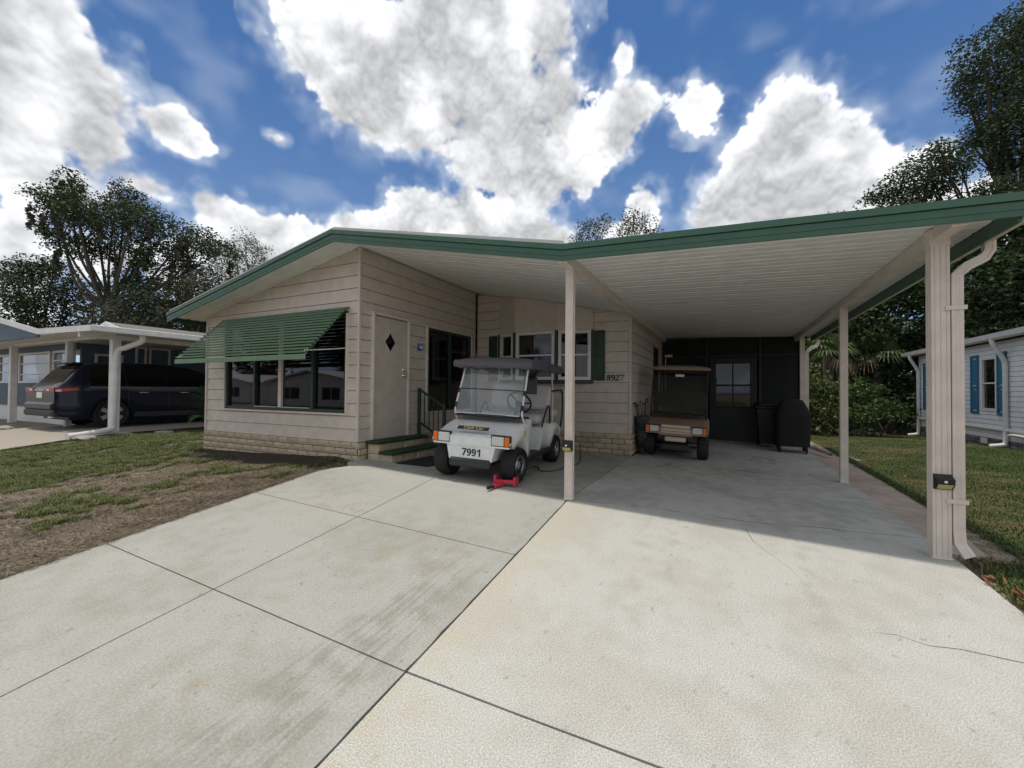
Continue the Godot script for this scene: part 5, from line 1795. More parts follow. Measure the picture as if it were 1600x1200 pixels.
func neighbour_left() -> void:
	parked_suv()
	var h := thing("blue_house", "blue neighbouring house with white trim and open carport at left", "house")
	var g := 0.09
	# porch front and the side facing the carport
	var zf := -5.6
	var xs := -16.8
	box("wall", Vector3(-20.0, 2.395, zf), Vector3(6.4, 0.19, 0.1), M.blue_wall, h)
	box("wall", Vector3(-20.0, 0.95, zf), Vector3(6.4, 0.75, 0.1), M.blue_wall, h)
	box("wall", Vector3(-23.1, 1.8, zf), Vector3(0.3, 1.0, 0.1), M.blue_wall, h)
	box("skirting", Vector3(-20.0, 0.30, zf + 0.03), Vector3(6.5, 0.5, 0.1), M.white_paint, h)
	box("wall", Vector3(-21.15, 1.8, zf), Vector3(0.14, 1.0, 0.1), M.white_paint, h)
	box("wall", Vector3(xs, 1.29, -10.2), Vector3(0.1, 2.38, 9.1), M.blue_wall, h)
	box("wall", Vector3(-14.9, 1.29, -14.3), Vector3(3.8, 2.38, 0.1), M.blue_wall, h)
	box("wall", Vector3(-20.0, 1.29, -14.5), Vector3(6.4, 2.38, 0.1), M.blue_wall, h)
	for q in [[-21.05, -18.6, [1.6, 1.95]], [-18.4, -17.0, [1.5, 1.75, 2.0]], [-22.9, -21.3, [1.7, 2.0]]]:
		window_unit(h, Vector3(0, 0, zf), Vector3.RIGHT, Vector3.BACK, q[0], 1.32, q[1], 2.30, M.white_paint, 0.07, [], q[2], M.white_paint, M.window_glass, "window", 0.05)
	for q in [[5.95, 6.62, 1.2, 2.2, [1.75]], [6.92, 7.22, 1.2, 2.5, [1.75]], [7.28, 7.88, 1.2, 2.5, [1.75]], [9.8, 10.6, 1.2, 2.3, [1.75]]]:
		window_unit(h, Vector3(xs + 0.06, 0, 0), Vector3.FORWARD, Vector3.RIGHT, q[0], q[2], q[1], q[3], M.white_paint, 0.06, [], q[4], M.white_paint, M.window_glass, "window", 0.03)
	# carport roof: valley, low slope to the corner, rising gable to the left
	var zr := -4.3
	var gp := begin()
	prism(gp, PackedVector2Array([Vector2(-23.5, 2.44), Vector2(-15.3, 2.44), Vector2(-15.3, 2.5), Vector2(-23.5, 3.9)]), Vector3(0, 0, zr - 0.03), Vector3.RIGHT, Vector3.UP, Vector3(0, 0, -0.06))
	obj("gable_panel", gp, M.blue_wall, h)
	box("roof", Vector3(-17.9, 2.52, -9.5), Vector3(11.0, 0.06, 10.2), M.white_paint, h)
	for q in [[-23.5, 3.95, -15.2, 2.50], [-15.2, 2.50, -12.35, 2.43]]:
		sloped("fascia", q[0], q[1], q[2], q[3], zr - 0.028, zr, 0.13, M.white_paint, h)
	box("side_fascia", Vector3(-12.36, 2.50, -9.45), Vector3(0.09, 0.13, 10.25), M.white_paint, h, 0.01)
	box("beam", Vector3(-13.2, 2.40, -9.4), Vector3(0.09, 0.1, 10.0), M.white_paint, h)
	box("beam", Vector3(-16.4, 2.48, -5.1), Vector3(6.4, 0.1, 0.08), M.white_paint, h)
	for q in [[-13.3, -5.1, 0.17, 2.36], [-16.0, -5.15, 0.13, 2.45], [-19.75, -5.1, 0.16, 3.1]]:
		box("post", Vector3(q[0], (g + q[3]) * 0.5, q[1]), Vector3(q[2], q[3] - g, q[2]), M.white_paint, h, 0.01)
	var ds := begin()
	tube(ds, curve([Vector3(-12.5, 2.46, -5.3), Vector3(-12.55, 2.30, -5.3), Vector3(-12.9, 2.16, -5.15), Vector3(-13.08, 2.0, -5.05), Vector3(-13.1, 1.0, -5.02), Vector3(-13.1, 0.4, -5.0), Vector3(-13.05, 0.2, -4.9), Vector3(-12.75, 0.13, -4.1)], 5), 0.065, 10)
	obj("downspout", ds, M.white_paint, h)
	# shingled main roof behind, with its vent
	var sr := begin()
	prism(sr, PackedVector2Array([Vector2(-19.2, 2.55), Vector2(-17.0, 3.10), Vector2(-15.2, 2.60), Vector2(-15.2, 2.68), Vector2(-17.0, 3.18), Vector2(-19.2, 2.63)]), Vector3(0, 0.03, -6.3), Vector3.RIGHT, Vector3.UP, Vector3(0, 0, -8.6))
	obj("shingle_roof", sr, M.shingle, h)
	sloped("rake_board", -19.2, 2.56, -17.0, 3.11, -6.295, -6.26, 0.11, M.white_paint, h)
	sloped("rake_board", -17.0, 3.11, -15.2, 2.61, -6.295, -6.26, 0.11, M.white_paint, h)
	box("roof_vent", Vector3(-16.6, 3.20, -9.4), Vector3(0.40, 0.22, 0.34), M.white_paint, h, 0.03)
	# cycad beside the wall
	cycad(Vector3(-12.1, 0.1, -6.7))

func frond_mesh(n: int, L: float, w: float) -> ArrayMesh:
	# a feather leaf: arching rib with leaflets both sides, along +z
	var st := begin()
	var last := Vector3.ZERO
	for k in n:
		var t := (k + 1.0) / n
		var p := Vector3(0, L * (0.62 * t - 0.55 * t * t), L * t * 0.9)
		st.set_color(Color(0.03, 0.06, 0.02))
		tri(st, last + Vector3(-0.008, 0, 0), last + Vector3(0.008, 0, 0), p, Vector3.UP)
		var len := w * sin(PI * clampf(t * 0.9 + 0.12, 0, 1)) + 0.03
		for s in [-1.0, 1.0]:
			var g := 0.75 + 0.5 * fmod(k * 0.37 + s * 0.2 + 1.0, 1.0)
			st.set_color(Color(0.022 * g, 0.060 * g, 0.020 * g))
			tri(st, p + Vector3(0, 0, -0.014), p + Vector3(0, 0, 0.014), p + Vector3(s * len, len * 0.25, len * 0.5), Vector3.UP)
		last = p
	st.generate_normals()
	return st.commit()

func cycad(at: Vector3) -> void:
	var t := thing("cycad", "dark spiky cycad bush beside the neighbour's drive", "plant", at)
	var st := begin()
	lathe(st, Vector3.ZERO, Vector3.UP, [[0.13, 0], [0.15, 0.15], [0.1, 0.3], [0, 0.34]], 12)
	obj("stem", st, M.bark, t)
	var m := frond_mesh(26, 1.05, 0.17)
	var r := RandomNumberGenerator.new()
	r.seed = 15
	for k in 44:
		var f := MeshInstance3D.new()
		f.name = "frond"
		f.mesh = m
		f.material_override = M.leaf
		f.position = Vector3(0, 0.28, 0)
		f.rotation = Vector3(-r.randf_range(-0.15, 1.0), r.randf() * TAU, 0)
		f.scale = Vector3.ONE * r.randf_range(0.75, 1.1)
		t.add_child(f, true)

func neighbour_right() -> void:
	var h := thing("white_house", "white lap-sided house with teal shutters at right edge", "house")
	var x := 5.9
	var z0 := -19.4
	var z1 := -9.0
	var wins := [rect(14.62, 0.80, 15.35, 2.16)]
	boards(h, rect(-z1, 0.14, -z0, 2.50), wins, Vector3(x, 0, 0), Vector3.FORWARD, Vector3.LEFT, 0.14, 0.115, M.white_siding, 0.013, 0.08)
	boards(h, rect(x + 0.004, 0.14, x + 4.0, 2.5), [], Vector3(0, 0, z0), Vector3.RIGHT, Vector3.FORWARD, 0.14, 0.115, M.white_siding, 0.013, 0.08)
	box("far_wall", Vector3(9.9, 1.3, -14.2), Vector3(0.1, 2.4, 10.3), M.white_siding, h)
	box("end_wall", Vector3(7.9, 1.3, z1), Vector3(3.9, 2.4, 0.1), M.white_siding, h)
	window_unit(h, Vector3(x, 0, 0), Vector3.FORWARD, Vector3.LEFT, 14.62, 0.80, 15.35, 2.16, M.white_frame, 0.07, [], [1.50], M.white_frame, M.window_glass, "window", 0.03)
	box("curtain", Vector3(x + 0.2, 1.5, -14.85), Vector3(0.02, 1.3, 0.4), M.vinyl_cream, h)
	for z in [-15.66, -14.40, -18.77, -17.3]:
		var s := Node3D.new()
		s.name = "shutter"
		h.add_child(s, true)
		var zc: float = z
		for dz in [-0.16, 0.16]:
			box("stile", Vector3(x - 0.03, 1.48, zc + dz), Vector3(0.03, 1.52, 0.06), M.teal_shutter, s, 0.004)
		for y in [0.755, 1.40, 2.205]:
			box("rail", Vector3(x - 0.03, y, zc), Vector3(0.028, 0.07, 0.26), M.teal_shutter, s, 0.004)
		for q in [[1.08, 0.5], [1.8, 0.66]]:
			box("panel", Vector3(x - 0.022, q[0], zc), Vector3(0.02, q[1], 0.25), M.teal_shutter, s, 0.006)
	# eave, gutter, downspouts, conduit
	var rf := begin()
	prism(rf, PackedVector2Array([Vector2(x - 0.22, 2.52), Vector2(x + 2.1, 3.0), Vector2(x + 4.3, 2.52), Vector2(x + 4.3, 2.58), Vector2(x + 2.1, 3.08), Vector2(x - 0.22, 2.6)]), Vector3(0, 0, z1 + 0.3), Vector3.RIGHT, Vector3.UP, Vector3(0, 0, z0 - z1 - 0.75))
	obj("roof", rf, M.shingle, h)
	var gt := begin()
	prism(gt, PackedVector2Array([Vector2(x - 0.24, 2.5), Vector2(x - 0.33, 2.53), Vector2(x - 0.36, 2.64), Vector2(x - 0.22, 2.64), Vector2(x - 0.22, 2.5)]), Vector3(0, 0, z1 + 0.32), Vector3.RIGHT, Vector3.UP, Vector3(0, 0, z0 - z1 - 0.8))
	obj("gutter", gt, M.white_paint, h)
	for z in [-19.25, -14.15]:
		var ds := begin()
		var yb := ground_y(x, z) + 0.05
		tube(ds, curve([Vector3(x - 0.29, 2.52, z), Vector3(x - 0.27, 2.40, z), Vector3(x - 0.10, 2.05, z), Vector3(x - 0.07, 1.8, z), Vector3(x - 0.07, 0.9, z), Vector3(x - 0.07, yb + 0.15, z), Vector3(x - 0.12, yb + 0.06, z), Vector3(x - 0.35, yb + 0.02, z)], 4), 0.05, 8)
		obj("downspout", ds, M.white_paint, h)
	var cd := begin()
	tube(cd, [Vector3(x - 0.05, 0.40, z0 + 0.2), Vector3(x - 0.05, 0.36, z1 - 0.2)], 0.045, 8)
	obj("pipe", cd, M.white_paint, h)
	var cd2 := begin()
	tube(cd2, curve([Vector3(x - 0.09, 0.25, -14.0), Vector3(x - 0.12, 0.30, -13.7), Vector3(x - 0.08, 0.28, -12.5), Vector3(x - 0.08, 0.29, -10.0)]), 0.03, 8)
	obj("pipe", cd2, M.white_paint, h)
	bricks(h, Vector3(x, -0.15, z0), Vector3.BACK, Vector3.LEFT, 10.3, 0.29, 0.30, 0.095, "grey_brick", 3)
	box("skirt_vent", Vector3(x - 0.03, 0.05, -18.6), Vector3(0.02, 0.14, 0.3), M.white_paint, h)
	box("skirt_vent", Vector3(x - 0.03, 0.05, -15.2), Vector3(0.02, 0.14, 0.3), M.white_paint, h)

func across_street() -> void:
	opposite_home(Vector3(-36, -0.85, 19), "pale home with wide gable across the street, mirrored in the windows")
	opposite_home(Vector3(-56, -0.85, 22), "farther pale home across the street, mirrored in the window's left panes")

func opposite_home(at: Vector3, label: String) -> void:
	# the home opposite, mirrored in the front windows
	var h := thing("opposite_house", label, "house", at, 0.0, "homes across the street")
	boards(h, PackedVector2Array([Vector2(-6, 0.4), Vector2(6, 0.4), Vector2(6, 2.7), Vector2(0, 3.7), Vector2(-6, 2.7)]), [rect(-4.5, 1.0, -1.5, 2.3), rect(1.5, 1.0, 4.0, 2.3)], Vector3.ZERO, Vector3.RIGHT, Vector3.FORWARD, 0.4, 0.33, M.white_siding)
	box("skirting", Vector3(0, 0.2, 0), Vector3(12, 0.4, 0.1), M.mortar, h)
	for q in [[-4.5, -1.5], [1.5, 4.0]]:
		window_unit(h, Vector3.ZERO, Vector3.RIGHT, Vector3.FORWARD, q[0], 1.0, q[1], 2.3, M.white_frame, 0.07, [[(q[0] + q[1]) * 0.5, 0.06]], [], M.white_frame, M.tint_glass)
	box("rear_wall", Vector3(0, 1.5, 12), Vector3(12, 2.4, 0.1), M.white_siding, h)
	for s in [-1.0, 1.0]:
		box("side_wall", Vector3(s * 6, 1.5, 6), Vector3(0.1, 2.4, 11.8), M.white_siding, h)
		var rf := begin()
		prism(rf, PackedVector2Array([Vector2(0, 3.8), Vector2(s * 6.5, 2.72), Vector2(s * 6.5, 2.84), Vector2(0, 3.92)]), Vector3(0, 0, -0.5), Vector3.RIGHT, Vector3.UP, Vector3(0, 0, 13))
		obj("roof", rf, M.white_paint, h)

# ------------------------------------------------------------------ trees
func leaf_cloud(lobes: Array, per: float, size: float, base: Color, r: RandomNumberGenerator, clump := 0.34, flat := 0.7) -> ArrayMesh:
	var v := PackedVector3Array()
	var n := PackedVector3Array()
	var c := PackedColorArray()
	var ix := PackedInt32Array()
	for L in lobes:
		var o := Vector3(L[0], L[1], L[2])
		var R: float = L[3] * 1.12
		var twigs := int(per * R * R) + 4
		for t in twigs:
			var d := Vector3(r.randfn(), r.randfn(), r.randfn()).normalized()
			var p := o + d * R * pow(r.randf(), 0.45) * Vector3(1.1, 0.85, 1.1)
			var tone := r.randf_range(0.65, 1.3)
			var warm := r.randf_range(-0.12, 0.16)
			for k in 13:
				var q := p + Vector3(r.randf_range(-1, 1) * clump, r.randf_range(-1, 1) * clump * flat, r.randf_range(-1, 1) * clump) * 0.85
				var s := size * r.randf_range(0.6, 1.25)
				var a := Vector3(r.randfn(), r.randfn() * 0.6, r.randfn()).normalized()
				var b := a.cross(Vector3(r.randfn(), r.randfn(), r.randfn())).normalized()
				var nn := a.cross(b).normalized()
				var g := tone * r.randf_range(0.8, 1.2)
				var col := Color(base.r * g * (1.0 + warm), base.g * g, base.b * g * (1.0 - warm))
				var i := v.size()
				v.append(q - a * s * 0.5)
				v.append(q + b * s * 0.26 + nn * s * 0.06)
				v.append(q + a * s * 0.5)
				v.append(q - b * s * 0.26 + nn * s * 0.06)
				for z in 4:
					n.append(nn)
					c.append(col)
				ix.append_array(PackedInt32Array([i, i + 1, i + 2, i, i + 2, i + 3]))
	var arr := []
	arr.resize(Mesh.ARRAY_MAX)
	arr[Mesh.ARRAY_VERTEX] = v
	arr[Mesh.ARRAY_NORMAL] = n
	arr[Mesh.ARRAY_COLOR] = c
	arr[Mesh.ARRAY_INDEX] = ix
	var m := ArrayMesh.new()
	m.add_surface_from_arrays(Mesh.PRIMITIVE_TRIANGLES, arr)
	return m

func tree(called: String, label: String, base: Vector3, fork: Vector3, trunk_r: float, lobes: Array, per: float, size: float, col: Color, sd: int, group := "", moss := 0) -> void:
	var r := RandomNumberGenerator.new()
	r.seed = sd
	var t := thing(called, label, "tree", base, 0.0, group)
	var local := []
	for L in lobes: local.append([L[0] - base.x, L[1] - base.y, L[2] - base.z, L[3]])
	var f := fork - base
	var st := begin()
	var path := curve([Vector3(0, -0.2, 0), f * 0.35 + Vector3(r.randf_range(-0.15, 0.15), 0, r.randf_range(-0.15, 0.15)), f * 0.7 + Vector3(r.randf_range(-0.2, 0.2), 0, 0.1), f], 4)
	var rad := []
	for i in path.size(): rad.append(trunk_r * lerpf(1.25, 0.7, float(i) / path.size()))
	tube(st, path, rad, 10)
	obj("trunk", st, M.bark, t)
	var lb := begin()
	for L in local:
		var e := Vector3(L[0], L[1], L[2])
		var start: Vector3 = path[path.size() - 1 - r.randi() % maxi(1, path.size() / 3)]
		var mid := start.lerp(e, 0.45) + Vector3(r.randfn() * 0.3, -0.15 * start.distance_to(e) * 0.5, r.randfn() * 0.3)
		var p := curve([start, mid, e], 4)
		var rr := []
		var r0 := trunk_r * clampf(0.14 + L[3] * 0.13, 0.12, 0.32)
		for i in p.size(): rr.append(r0 * lerpf(1.0, 0.25, float(i) / p.size()))
		tube(lb, p, rr, 6)
		for k in 4:
			var tip: Vector3 = e + Vector3(r.randfn(), r.randfn() * 0.8 + 0.2, r.randfn()).normalized() * L[3] * 0.95
			var s0: Vector3 = p[p.size() - 2 - r.randi() % 2]
			tube(lb, [s0, s0.lerp(tip, 0.5) + Vector3(0, 0.12, 0), tip], [r0 * 0.3, r0 * 0.2, r0 * 0.08], 5)
	obj("limbs", lb, M.bark, t)
	put("crown", leaf_cloud(local, per, size, col, r), M.leaf, t)
	if moss > 0:
		var ms := []
		for k in moss:
			var L: Array = local[r.randi() % local.size()]
			var p := Vector3(L[0] + r.randfn() * L[3] * 0.6, L[1] - L[3] * 0.6, L[2] + r.randfn() * L[3] * 0.6)
			for j in 4: ms.append([p.x + r.randfn() * 0.08, p.y - j * 0.28, p.z + r.randfn() * 0.08, 0.14])
		put("hanging_moss", leaf_cloud(ms, 20.0, 0.22, Color(0.10, 0.105, 0.085), r, 0.12, 1.6), M.leaf, t)

func palm(at: Vector3, height: float, label: String, sd: int) -> void:
	var r := RandomNumberGenerator.new()
	r.seed = sd
	var t := thing("fan_palm", label, "palm", at)
	var st := begin()
	tube(st, [Vector3.ZERO, Vector3(0.05, height * 0.5, 0), Vector3(0, height, 0)], [0.2, 0.16, 0.14], 10)
	obj("trunk", st, M.bark, t)
	for k in 20:
		var az := r.randf() * TAU
		var el := r.randf_range(-0.7, 1.1)
		var dead := el < -0.35
		var d := Vector3(cos(az) * cos(el), sin(el), sin(az) * cos(el))
		var side := d.cross(Vector3.UP).normalized()
		var up := side.cross(d).normalized()
		var o := Vector3(0, height, 0) + d * 0.5
		var f := begin()
		var col := Color(0.20, 0.17, 0.11) if dead else Color(0.085, 0.12, 0.05) * r.randf_range(0.6, 1.3)
		f.set_color(col)
		tri(f, Vector3(0, height, 0) + side * 0.02, Vector3(0, height, 0) - side * 0.02, o, up)
		for i in 17:
			var a := deg_to_rad(-125.0 + 250.0 * i / 16.0)
			var e := (d * cos(a) + side * sin(a)).normalized()
			var w := e.cross(up).normalized() * 0.035
			var L := 0.50 + 0.10 * cos(a)
			f.set_color(col * r.randf_range(0.85, 1.15))
			var m1 := o + e * L * 0.6 + up * 0.03
			var tip := o + e * L + Vector3(0, -0.22 - (0.2 if dead else 0.0), 0)
			tri(f, o, m1 - w, m1 + w, up)
			tri(f, m1 - w, m1 + w, tip, up)
		obj("fan_leaf", f, M.leaf, t)

func shrub(called: String, label: String, at: Vector3, s: Vector3, n: int, size: float, col: Color, sd: int, group := "") -> void:
	var r := RandomNumberGenerator.new()
	r.seed = sd
	var t := thing(called, label, "shrub", at, 0.0, group)
	var lobes := []
	for k in n:
		var a := r.randf() * TAU
		var q := sqrt(r.randf())
		lobes.append([cos(a) * q * s.x, r.randf_range(0.15, 0.9) * s.y, sin(a) * q * s.z, r.randf_range(0.35, 0.6) * minf(s.y * 0.5, 1.4)])
	var st := begin()
	for L in lobes:
		tube(st, [Vector3(L[0] * 0.2, -0.1, L[2] * 0.2), Vector3(L[0] * 0.7, L[1] * 0.5, L[2] * 0.7), Vector3(L[0], L[1], L[2])], [0.05, 0.035, 0.012], 5)
	obj("stems", st, M.bark, t)
	put("foliage", leaf_cloud(lobes, 55.0, size, col, r, 0.22), M.leaf, t)

func vegetation() -> void:
	var oak_left := [[-32.8, 12.7, -10.4, 0.6], [-32.3, 11.9, -10.3, 0.7], [-33.3, 11.6, -9.6, 0.7], [-32.9, 11, -9.9, 0.8], [-31.3, 10.7, -10.2, 1], [-33.3, 11, -11.7, 1.1], [-32.1, 12.7, -12.7, 0.8], [-32.2, 11.9, -12.2, 0.7], [-30.5, 10.9, -12.3, 1.2], [-31, 11.3, -13.6, 1], [-32.2, 9.3, -10, 1], [-33.1, 9.2, -11.1, 0.9], [-32.2, 9.5, -12.2, 1.1], [-31.8, 10.3, -14.1, 1.1], [-30.4, 10.6, -14.9, 1], [-30.8, 8.9, -13, 0.8], [-30.7, 9.4, -14.8, 0.9], [-29.2, 10.3, -15.4, 1], [-30.3, 10.2, -16.9, 1], [-30.6, 8.6, -15.5, 1.1], [-31.8, 7.8, -14, 1.2], [-31.3, 7.2, -12.5, 0.9]]
	var tree_low := [[-38.4, 7.9, -9.6, 0.8], [-38.3, 8.2, -10.4, 1], [-37.3, 8.4, -11.2, 1], [-36.7, 6.7, -9.5, 1], [-38.7, 7.1, -11.1, 1], [-36.7, 7.4, -11.7, 1], [-37.1, 5.6, -9.5, 0.9], [-38.4, 5.8, -10.9, 1], [-37.2, 5.9, -11.8, 1], [-36, 6.7, -12.8, 1], [-38, 4.2, -8.6, 1.1], [-37, 4.4, -10.4, 1.1], [-37, 4.5, -12.4, 1.2]]
	var tree_pale := [[-32.1, 12.3, -19.7, 0.8], [-30.4, 11.2, -19.7, 0.8], [-31.5, 10.7, -18.6, 0.9], [-31.6, 10.4, -19.7, 1], [-31.2, 10.8, -21, 0.7], [-31.2, 9.3, -17.8, 1.2], [-31.5, 8.5, -20, 1.2]]
	var tree_moss := [[-29.2, 5.9, -11.6, 0.9], [-28.8, 6.1, -12.7, 1.1], [-28.8, 6.8, -14.3, 1.1], [-26.3, 6.9, -14.3, 1], [-28.4, 5.3, -13.5, 1], [-28.3, 5.7, -15.1, 1.2], [-28.5, 4.9, -12, 0.9], [-28, 7.3, -16.2, 1.2], [-28, 4.5, -10.4, 1.0], [-29, 4.6, -15, 1.2], [-29, 5.0, -17.2, 1.3], [-29, 6.6, -18.2, 1.2]]
	var mid_a := [[-10.1, 15.3, -35.2, 0.8], [-9.4, 14.5, -35.1, 0.7], [-10.6, 14, -33.8, 0.8], [-9.8, 13.6, -35.2, 1], [-11.6, 13.5, -34.5, 0.6], [-8.8, 15.2, -34.8, 0.4]]
	var mid_b := [[-6.2, 14.2, -32.4, 0.7], [-6.6, 13.5, -32, 0.7], [-5.5, 13.7, -32.8, 0.8], [-4.8, 13, -32.8, 0.6], [-6.3, 13, -33.1, 0.9], [-7.1, 12.7, -31.7, 0.6]]
	var mid_c := [[-3.6, 14.5, -39.9, 0.4], [-3.4, 13.9, -39.9, 0.6], [-3.5, 13.0, -39.9, 0.8]]
	var oak_right := [[9.5, 15.3, -24.4, 1], [9.3, 14.9, -25.2, 0.6], [9.6, 14.2, -25.9, 0.6], [10, 14, -24.8, 1], [10.9, 16.1, -25.1, 0.8], [10.8, 16.5, -24.7, 0.7], [10.8, 14.6, -24.9, 0.9], [10.5, 13.4, -25.9, 0.9], [9.6, 12.3, -24.8, 0.6], [10, 11.6, -24.2, 0.8], [10.6, 12.4, -24.3, 1], [10.5, 10.8, -24.7, 0.7], [9.6, 12, -25.5, 0.6], [12.1, 16.1, -25.9, 1.3], [11.1, 12.7, -23.4, 1.3], [11.1, 10.7, -23.8, 1.2], [11.5, 11.4, -23, 1.4]]
	var oak_branch := [[7.4, 10.7, -22.2, 0.5], [7.4, 10.6, -23.4, 0.7], [6.7, 9.9, -22.6, 0.7], [6.3, 9.7, -23.4, 0.7], [5.8, 9.5, -23.3, 0.5], [7.9, 10.2, -23.1, 0.7], [8.2, 10.4, -22.9, 0.5], [7.6, 9.6, -23.4, 0.7], [7, 9.2, -23, 0.7], [8.9, 9, -22.9, 0.5], [9.3, 9.1, -22.6, 0.5], [9.7, 8.5, -22.2, 0.7], [9.6, 7.9, -22.5, 0.7], [8.5, 7.7, -21.9, 0.7], [8.3, 8.4, -23.1, 0.7]]
	var oak := Color(0.050, 0.075, 0.040)
	tree("oak_tree", "tall dark oak with bare forks rising behind the blue house", Vector3(-32.0, 0, -11.7), Vector3(-31.9, 6.3, -12.0), 0.42, oak_left, 78.0, 0.165, oak, 101, "", 30)
	tree("oak_tree", "low spreading dark oak at the far left above the blue house", Vector3(-37.5, 0, -11.0), Vector3(-37.6, 4.0, -10.9), 0.3, tree_low, 80.0, 0.17, oak * 0.9, 102)
	tree("oak_tree", "pale sparse tree touching the left slope of the green-edged roof", Vector3(-31.3, 0, -19.6), Vector3(-31.4, 7.6, -19.6), 0.22, tree_pale, 34.0, 0.15, Color(0.085, 0.105, 0.06), 103)
	tree("oak_tree", "mossy grey-green oak mass just above the blue house's shingle roof", Vector3(-28.6, 0, -13.6), Vector3(-28.6, 3.6, -13.8), 0.35, tree_moss, 76.0, 0.155, Color(0.055, 0.065, 0.045), 104, "", 60)
	tree("oak_tree", "left one of two small treetops showing above the roof valley", Vector3(-10, 0, -34.8), Vector3(-10, 11.5, -34.8), 0.22, mid_a, 34.0, 0.17, Color(0.07, 0.085, 0.045), 105)
	tree("oak_tree", "right one of two small treetops showing above the carport roof", Vector3(-6, 0, -32.5), Vector3(-6.1, 11.0, -32.5), 0.22, mid_b, 34.0, 0.16, Color(0.07, 0.085, 0.045), 106)
	tree("oak_tree", "tiny treetop tip just peeking over the carport roof edge", Vector3(-3.5, 0, -39.9), Vector3(-3.5, 12, -39.9), 0.2, mid_c, 24.0, 0.17, Color(0.07, 0.085, 0.045), 107)
	tree("oak_tree", "big dark oak crown cut by the upper right corner", Vector3(11.0, -0.2, -25.2), Vector3(10.8, 9.0, -25.0), 0.45, oak_right, 110.0, 0.135, oak, 108)
	tree("oak_tree", "oak with long bough reaching left over the carport's green edge", Vector3(9.6, -0.2, -22.9), Vector3(9.0, 7.4, -22.8), 0.3, oak_branch, 120.0, 0.125, oak, 109)
	# the wood beyond the right lawn
	var r := RandomNumberGenerator.new()
	r.seed = 44
	var spots := [[3.0, -25.5, "dense dark tree seen past the last carport post"], [5.6, -23.2, "dark wood-edge tree between the middle and thick carport posts"], [8.2, -21.8, "dense tree right behind the white house's far corner"], [11.5, -21.5, "tall dark tree filling the gap above the white house"], [15.0, -20.0, "dark tree above the white house roof at right edge"], [0.6, -27.0, "dark tree behind the screened room at carport end"], [6.6, -26.5, "second-row dark tree behind the ragged palm"], [10.0, -26.0, "second-row dark tree under the big corner oak"], [4.2, -29.0, "farthest dark tree seen between the slim posts"]]
	for k in spots.size():
		var s: Array = spots[k]
		var lobes := []
		for j in 40:
			var a := r.randf() * TAU
			var q := sqrt(r.randf()) * 2.5
			var y := r.randf_range(0.5, 8.4)
			lobes.append([s[0] + cos(a) * q * (1.0 - y * 0.05), y, s[1] + sin(a) * q, r.randf_range(0.7, 1.15)])
		tree("wood_tree", s[2], Vector3(s[0], -0.3, s[1]), Vector3(s[0] + 0.2, 4.5, s[1]), 0.2, lobes, 46.0, 0.17, Color(0.034, 0.056, 0.024) * r.randf_range(0.8, 1.25), 200 + k, "trees of the wood beyond the right lawn")
	for q in [[-46.0, 36.0, "dark tree across the street, mirrored behind the nearer gable"], [-66.0, 34.0, "dark tree across the street, mirrored in the window's left panes"], [-28.0, 38.0, "dark tree across the street, mirrored in the window's right panes"]]:
		var lb := []
		for j in 26:
			var a := r.randf() * TAU
			lb.append([q[0] + cos(a) * r.randf() * 5.0, r.randf_range(2.5, 9.0), q[1] + sin(a) * r.randf() * 4.0, r.randf_range(1.0, 1.8)])
		tree("street_tree", q[2], Vector3(q[0], -0.9, q[1]), Vector3(q[0], 4.0, q[1]), 0.35, lb, 9.0, 0.4, Color(0.045, 0.07, 0.03), 400 + int(-q[0]), "trees across the street")
	palm(Vector3(3.4, -0.2, -19.9), 2.9, "fan palm with drooping pale leaves behind the carport posts", 31)
	palm(Vector3(5.2, -0.2, -21.2), 3.0, "ragged palm with brown dead leaves right of the middle post", 32)
	shrub("leafy_bush", "bright leafy bush at the lawn edge behind the last downspout", Vector3(3.2, -0.2, -17.9), Vector3(0.9, 2.0, 0.7), 12, 0.12, Color(0.065, 0.105, 0.035), 301)
	shrub("leafy_bush", "rounded green bush at the lawn edge beside the middle post", Vector3(4.35, -0.2, -18.4), Vector3(0.8, 1.7, 0.7), 12, 0.12, Color(0.06, 0.10, 0.035), 302)
	shrub("leafy_bush", "low dark scrub between the bushes and the white house", Vector3(5.3, -0.25, -20.2), Vector3(1.1, 1.5, 0.8), 12, 0.14, Color(0.035, 0.06, 0.022), 303)
	shrub("leafy_bush", "yellowish bush glimpsed beside the grill behind the carport", Vector3(2.5, -0.2, -17.5), Vector3(0.6, 2.2, 0.7), 10, 0.12, Color(0.10, 0.12, 0.035), 304)

# ------------------------------------------------------------------ grass
func tuft(blades: int, h: float, spread: float, lean: float, w: float, sd: int) -> ArrayMesh:
	var r := RandomNumberGenerator.new()
	r.seed = sd
	var st := begin()
	for k in blades:
		var a := r.randf() * TAU
		var o := Vector3(r.randfn() * spread, -0.008, r.randfn() * spread)
		var d := Vector3(cos(a), 0, sin(a))
		var s := Vector3(-sin(a), 0, cos(a)) * w * 0.5
		var hh := h * r.randf_range(0.6, 1.25)
		var m := o + Vector3(0, hh * 0.6, 0) + d * lean * hh * 0.35
		var t := o + Vector3(0, hh * r.randf_range(0.75, 1.0), 0) + d * lean * hh * r.randf_range(0.8, 1.2)
		var g := r.randf_range(0.8, 1.2)
		st.set_color(Color(g, g, g))
		quad(st, o - s, o + s, m + s * 0.8, m - s * 0.8, Vector3.UP)
		tri(st, m - s * 0.8, m + s * 0.8, t, Vector3.UP)
	st.generate_normals()
	return st.commit()

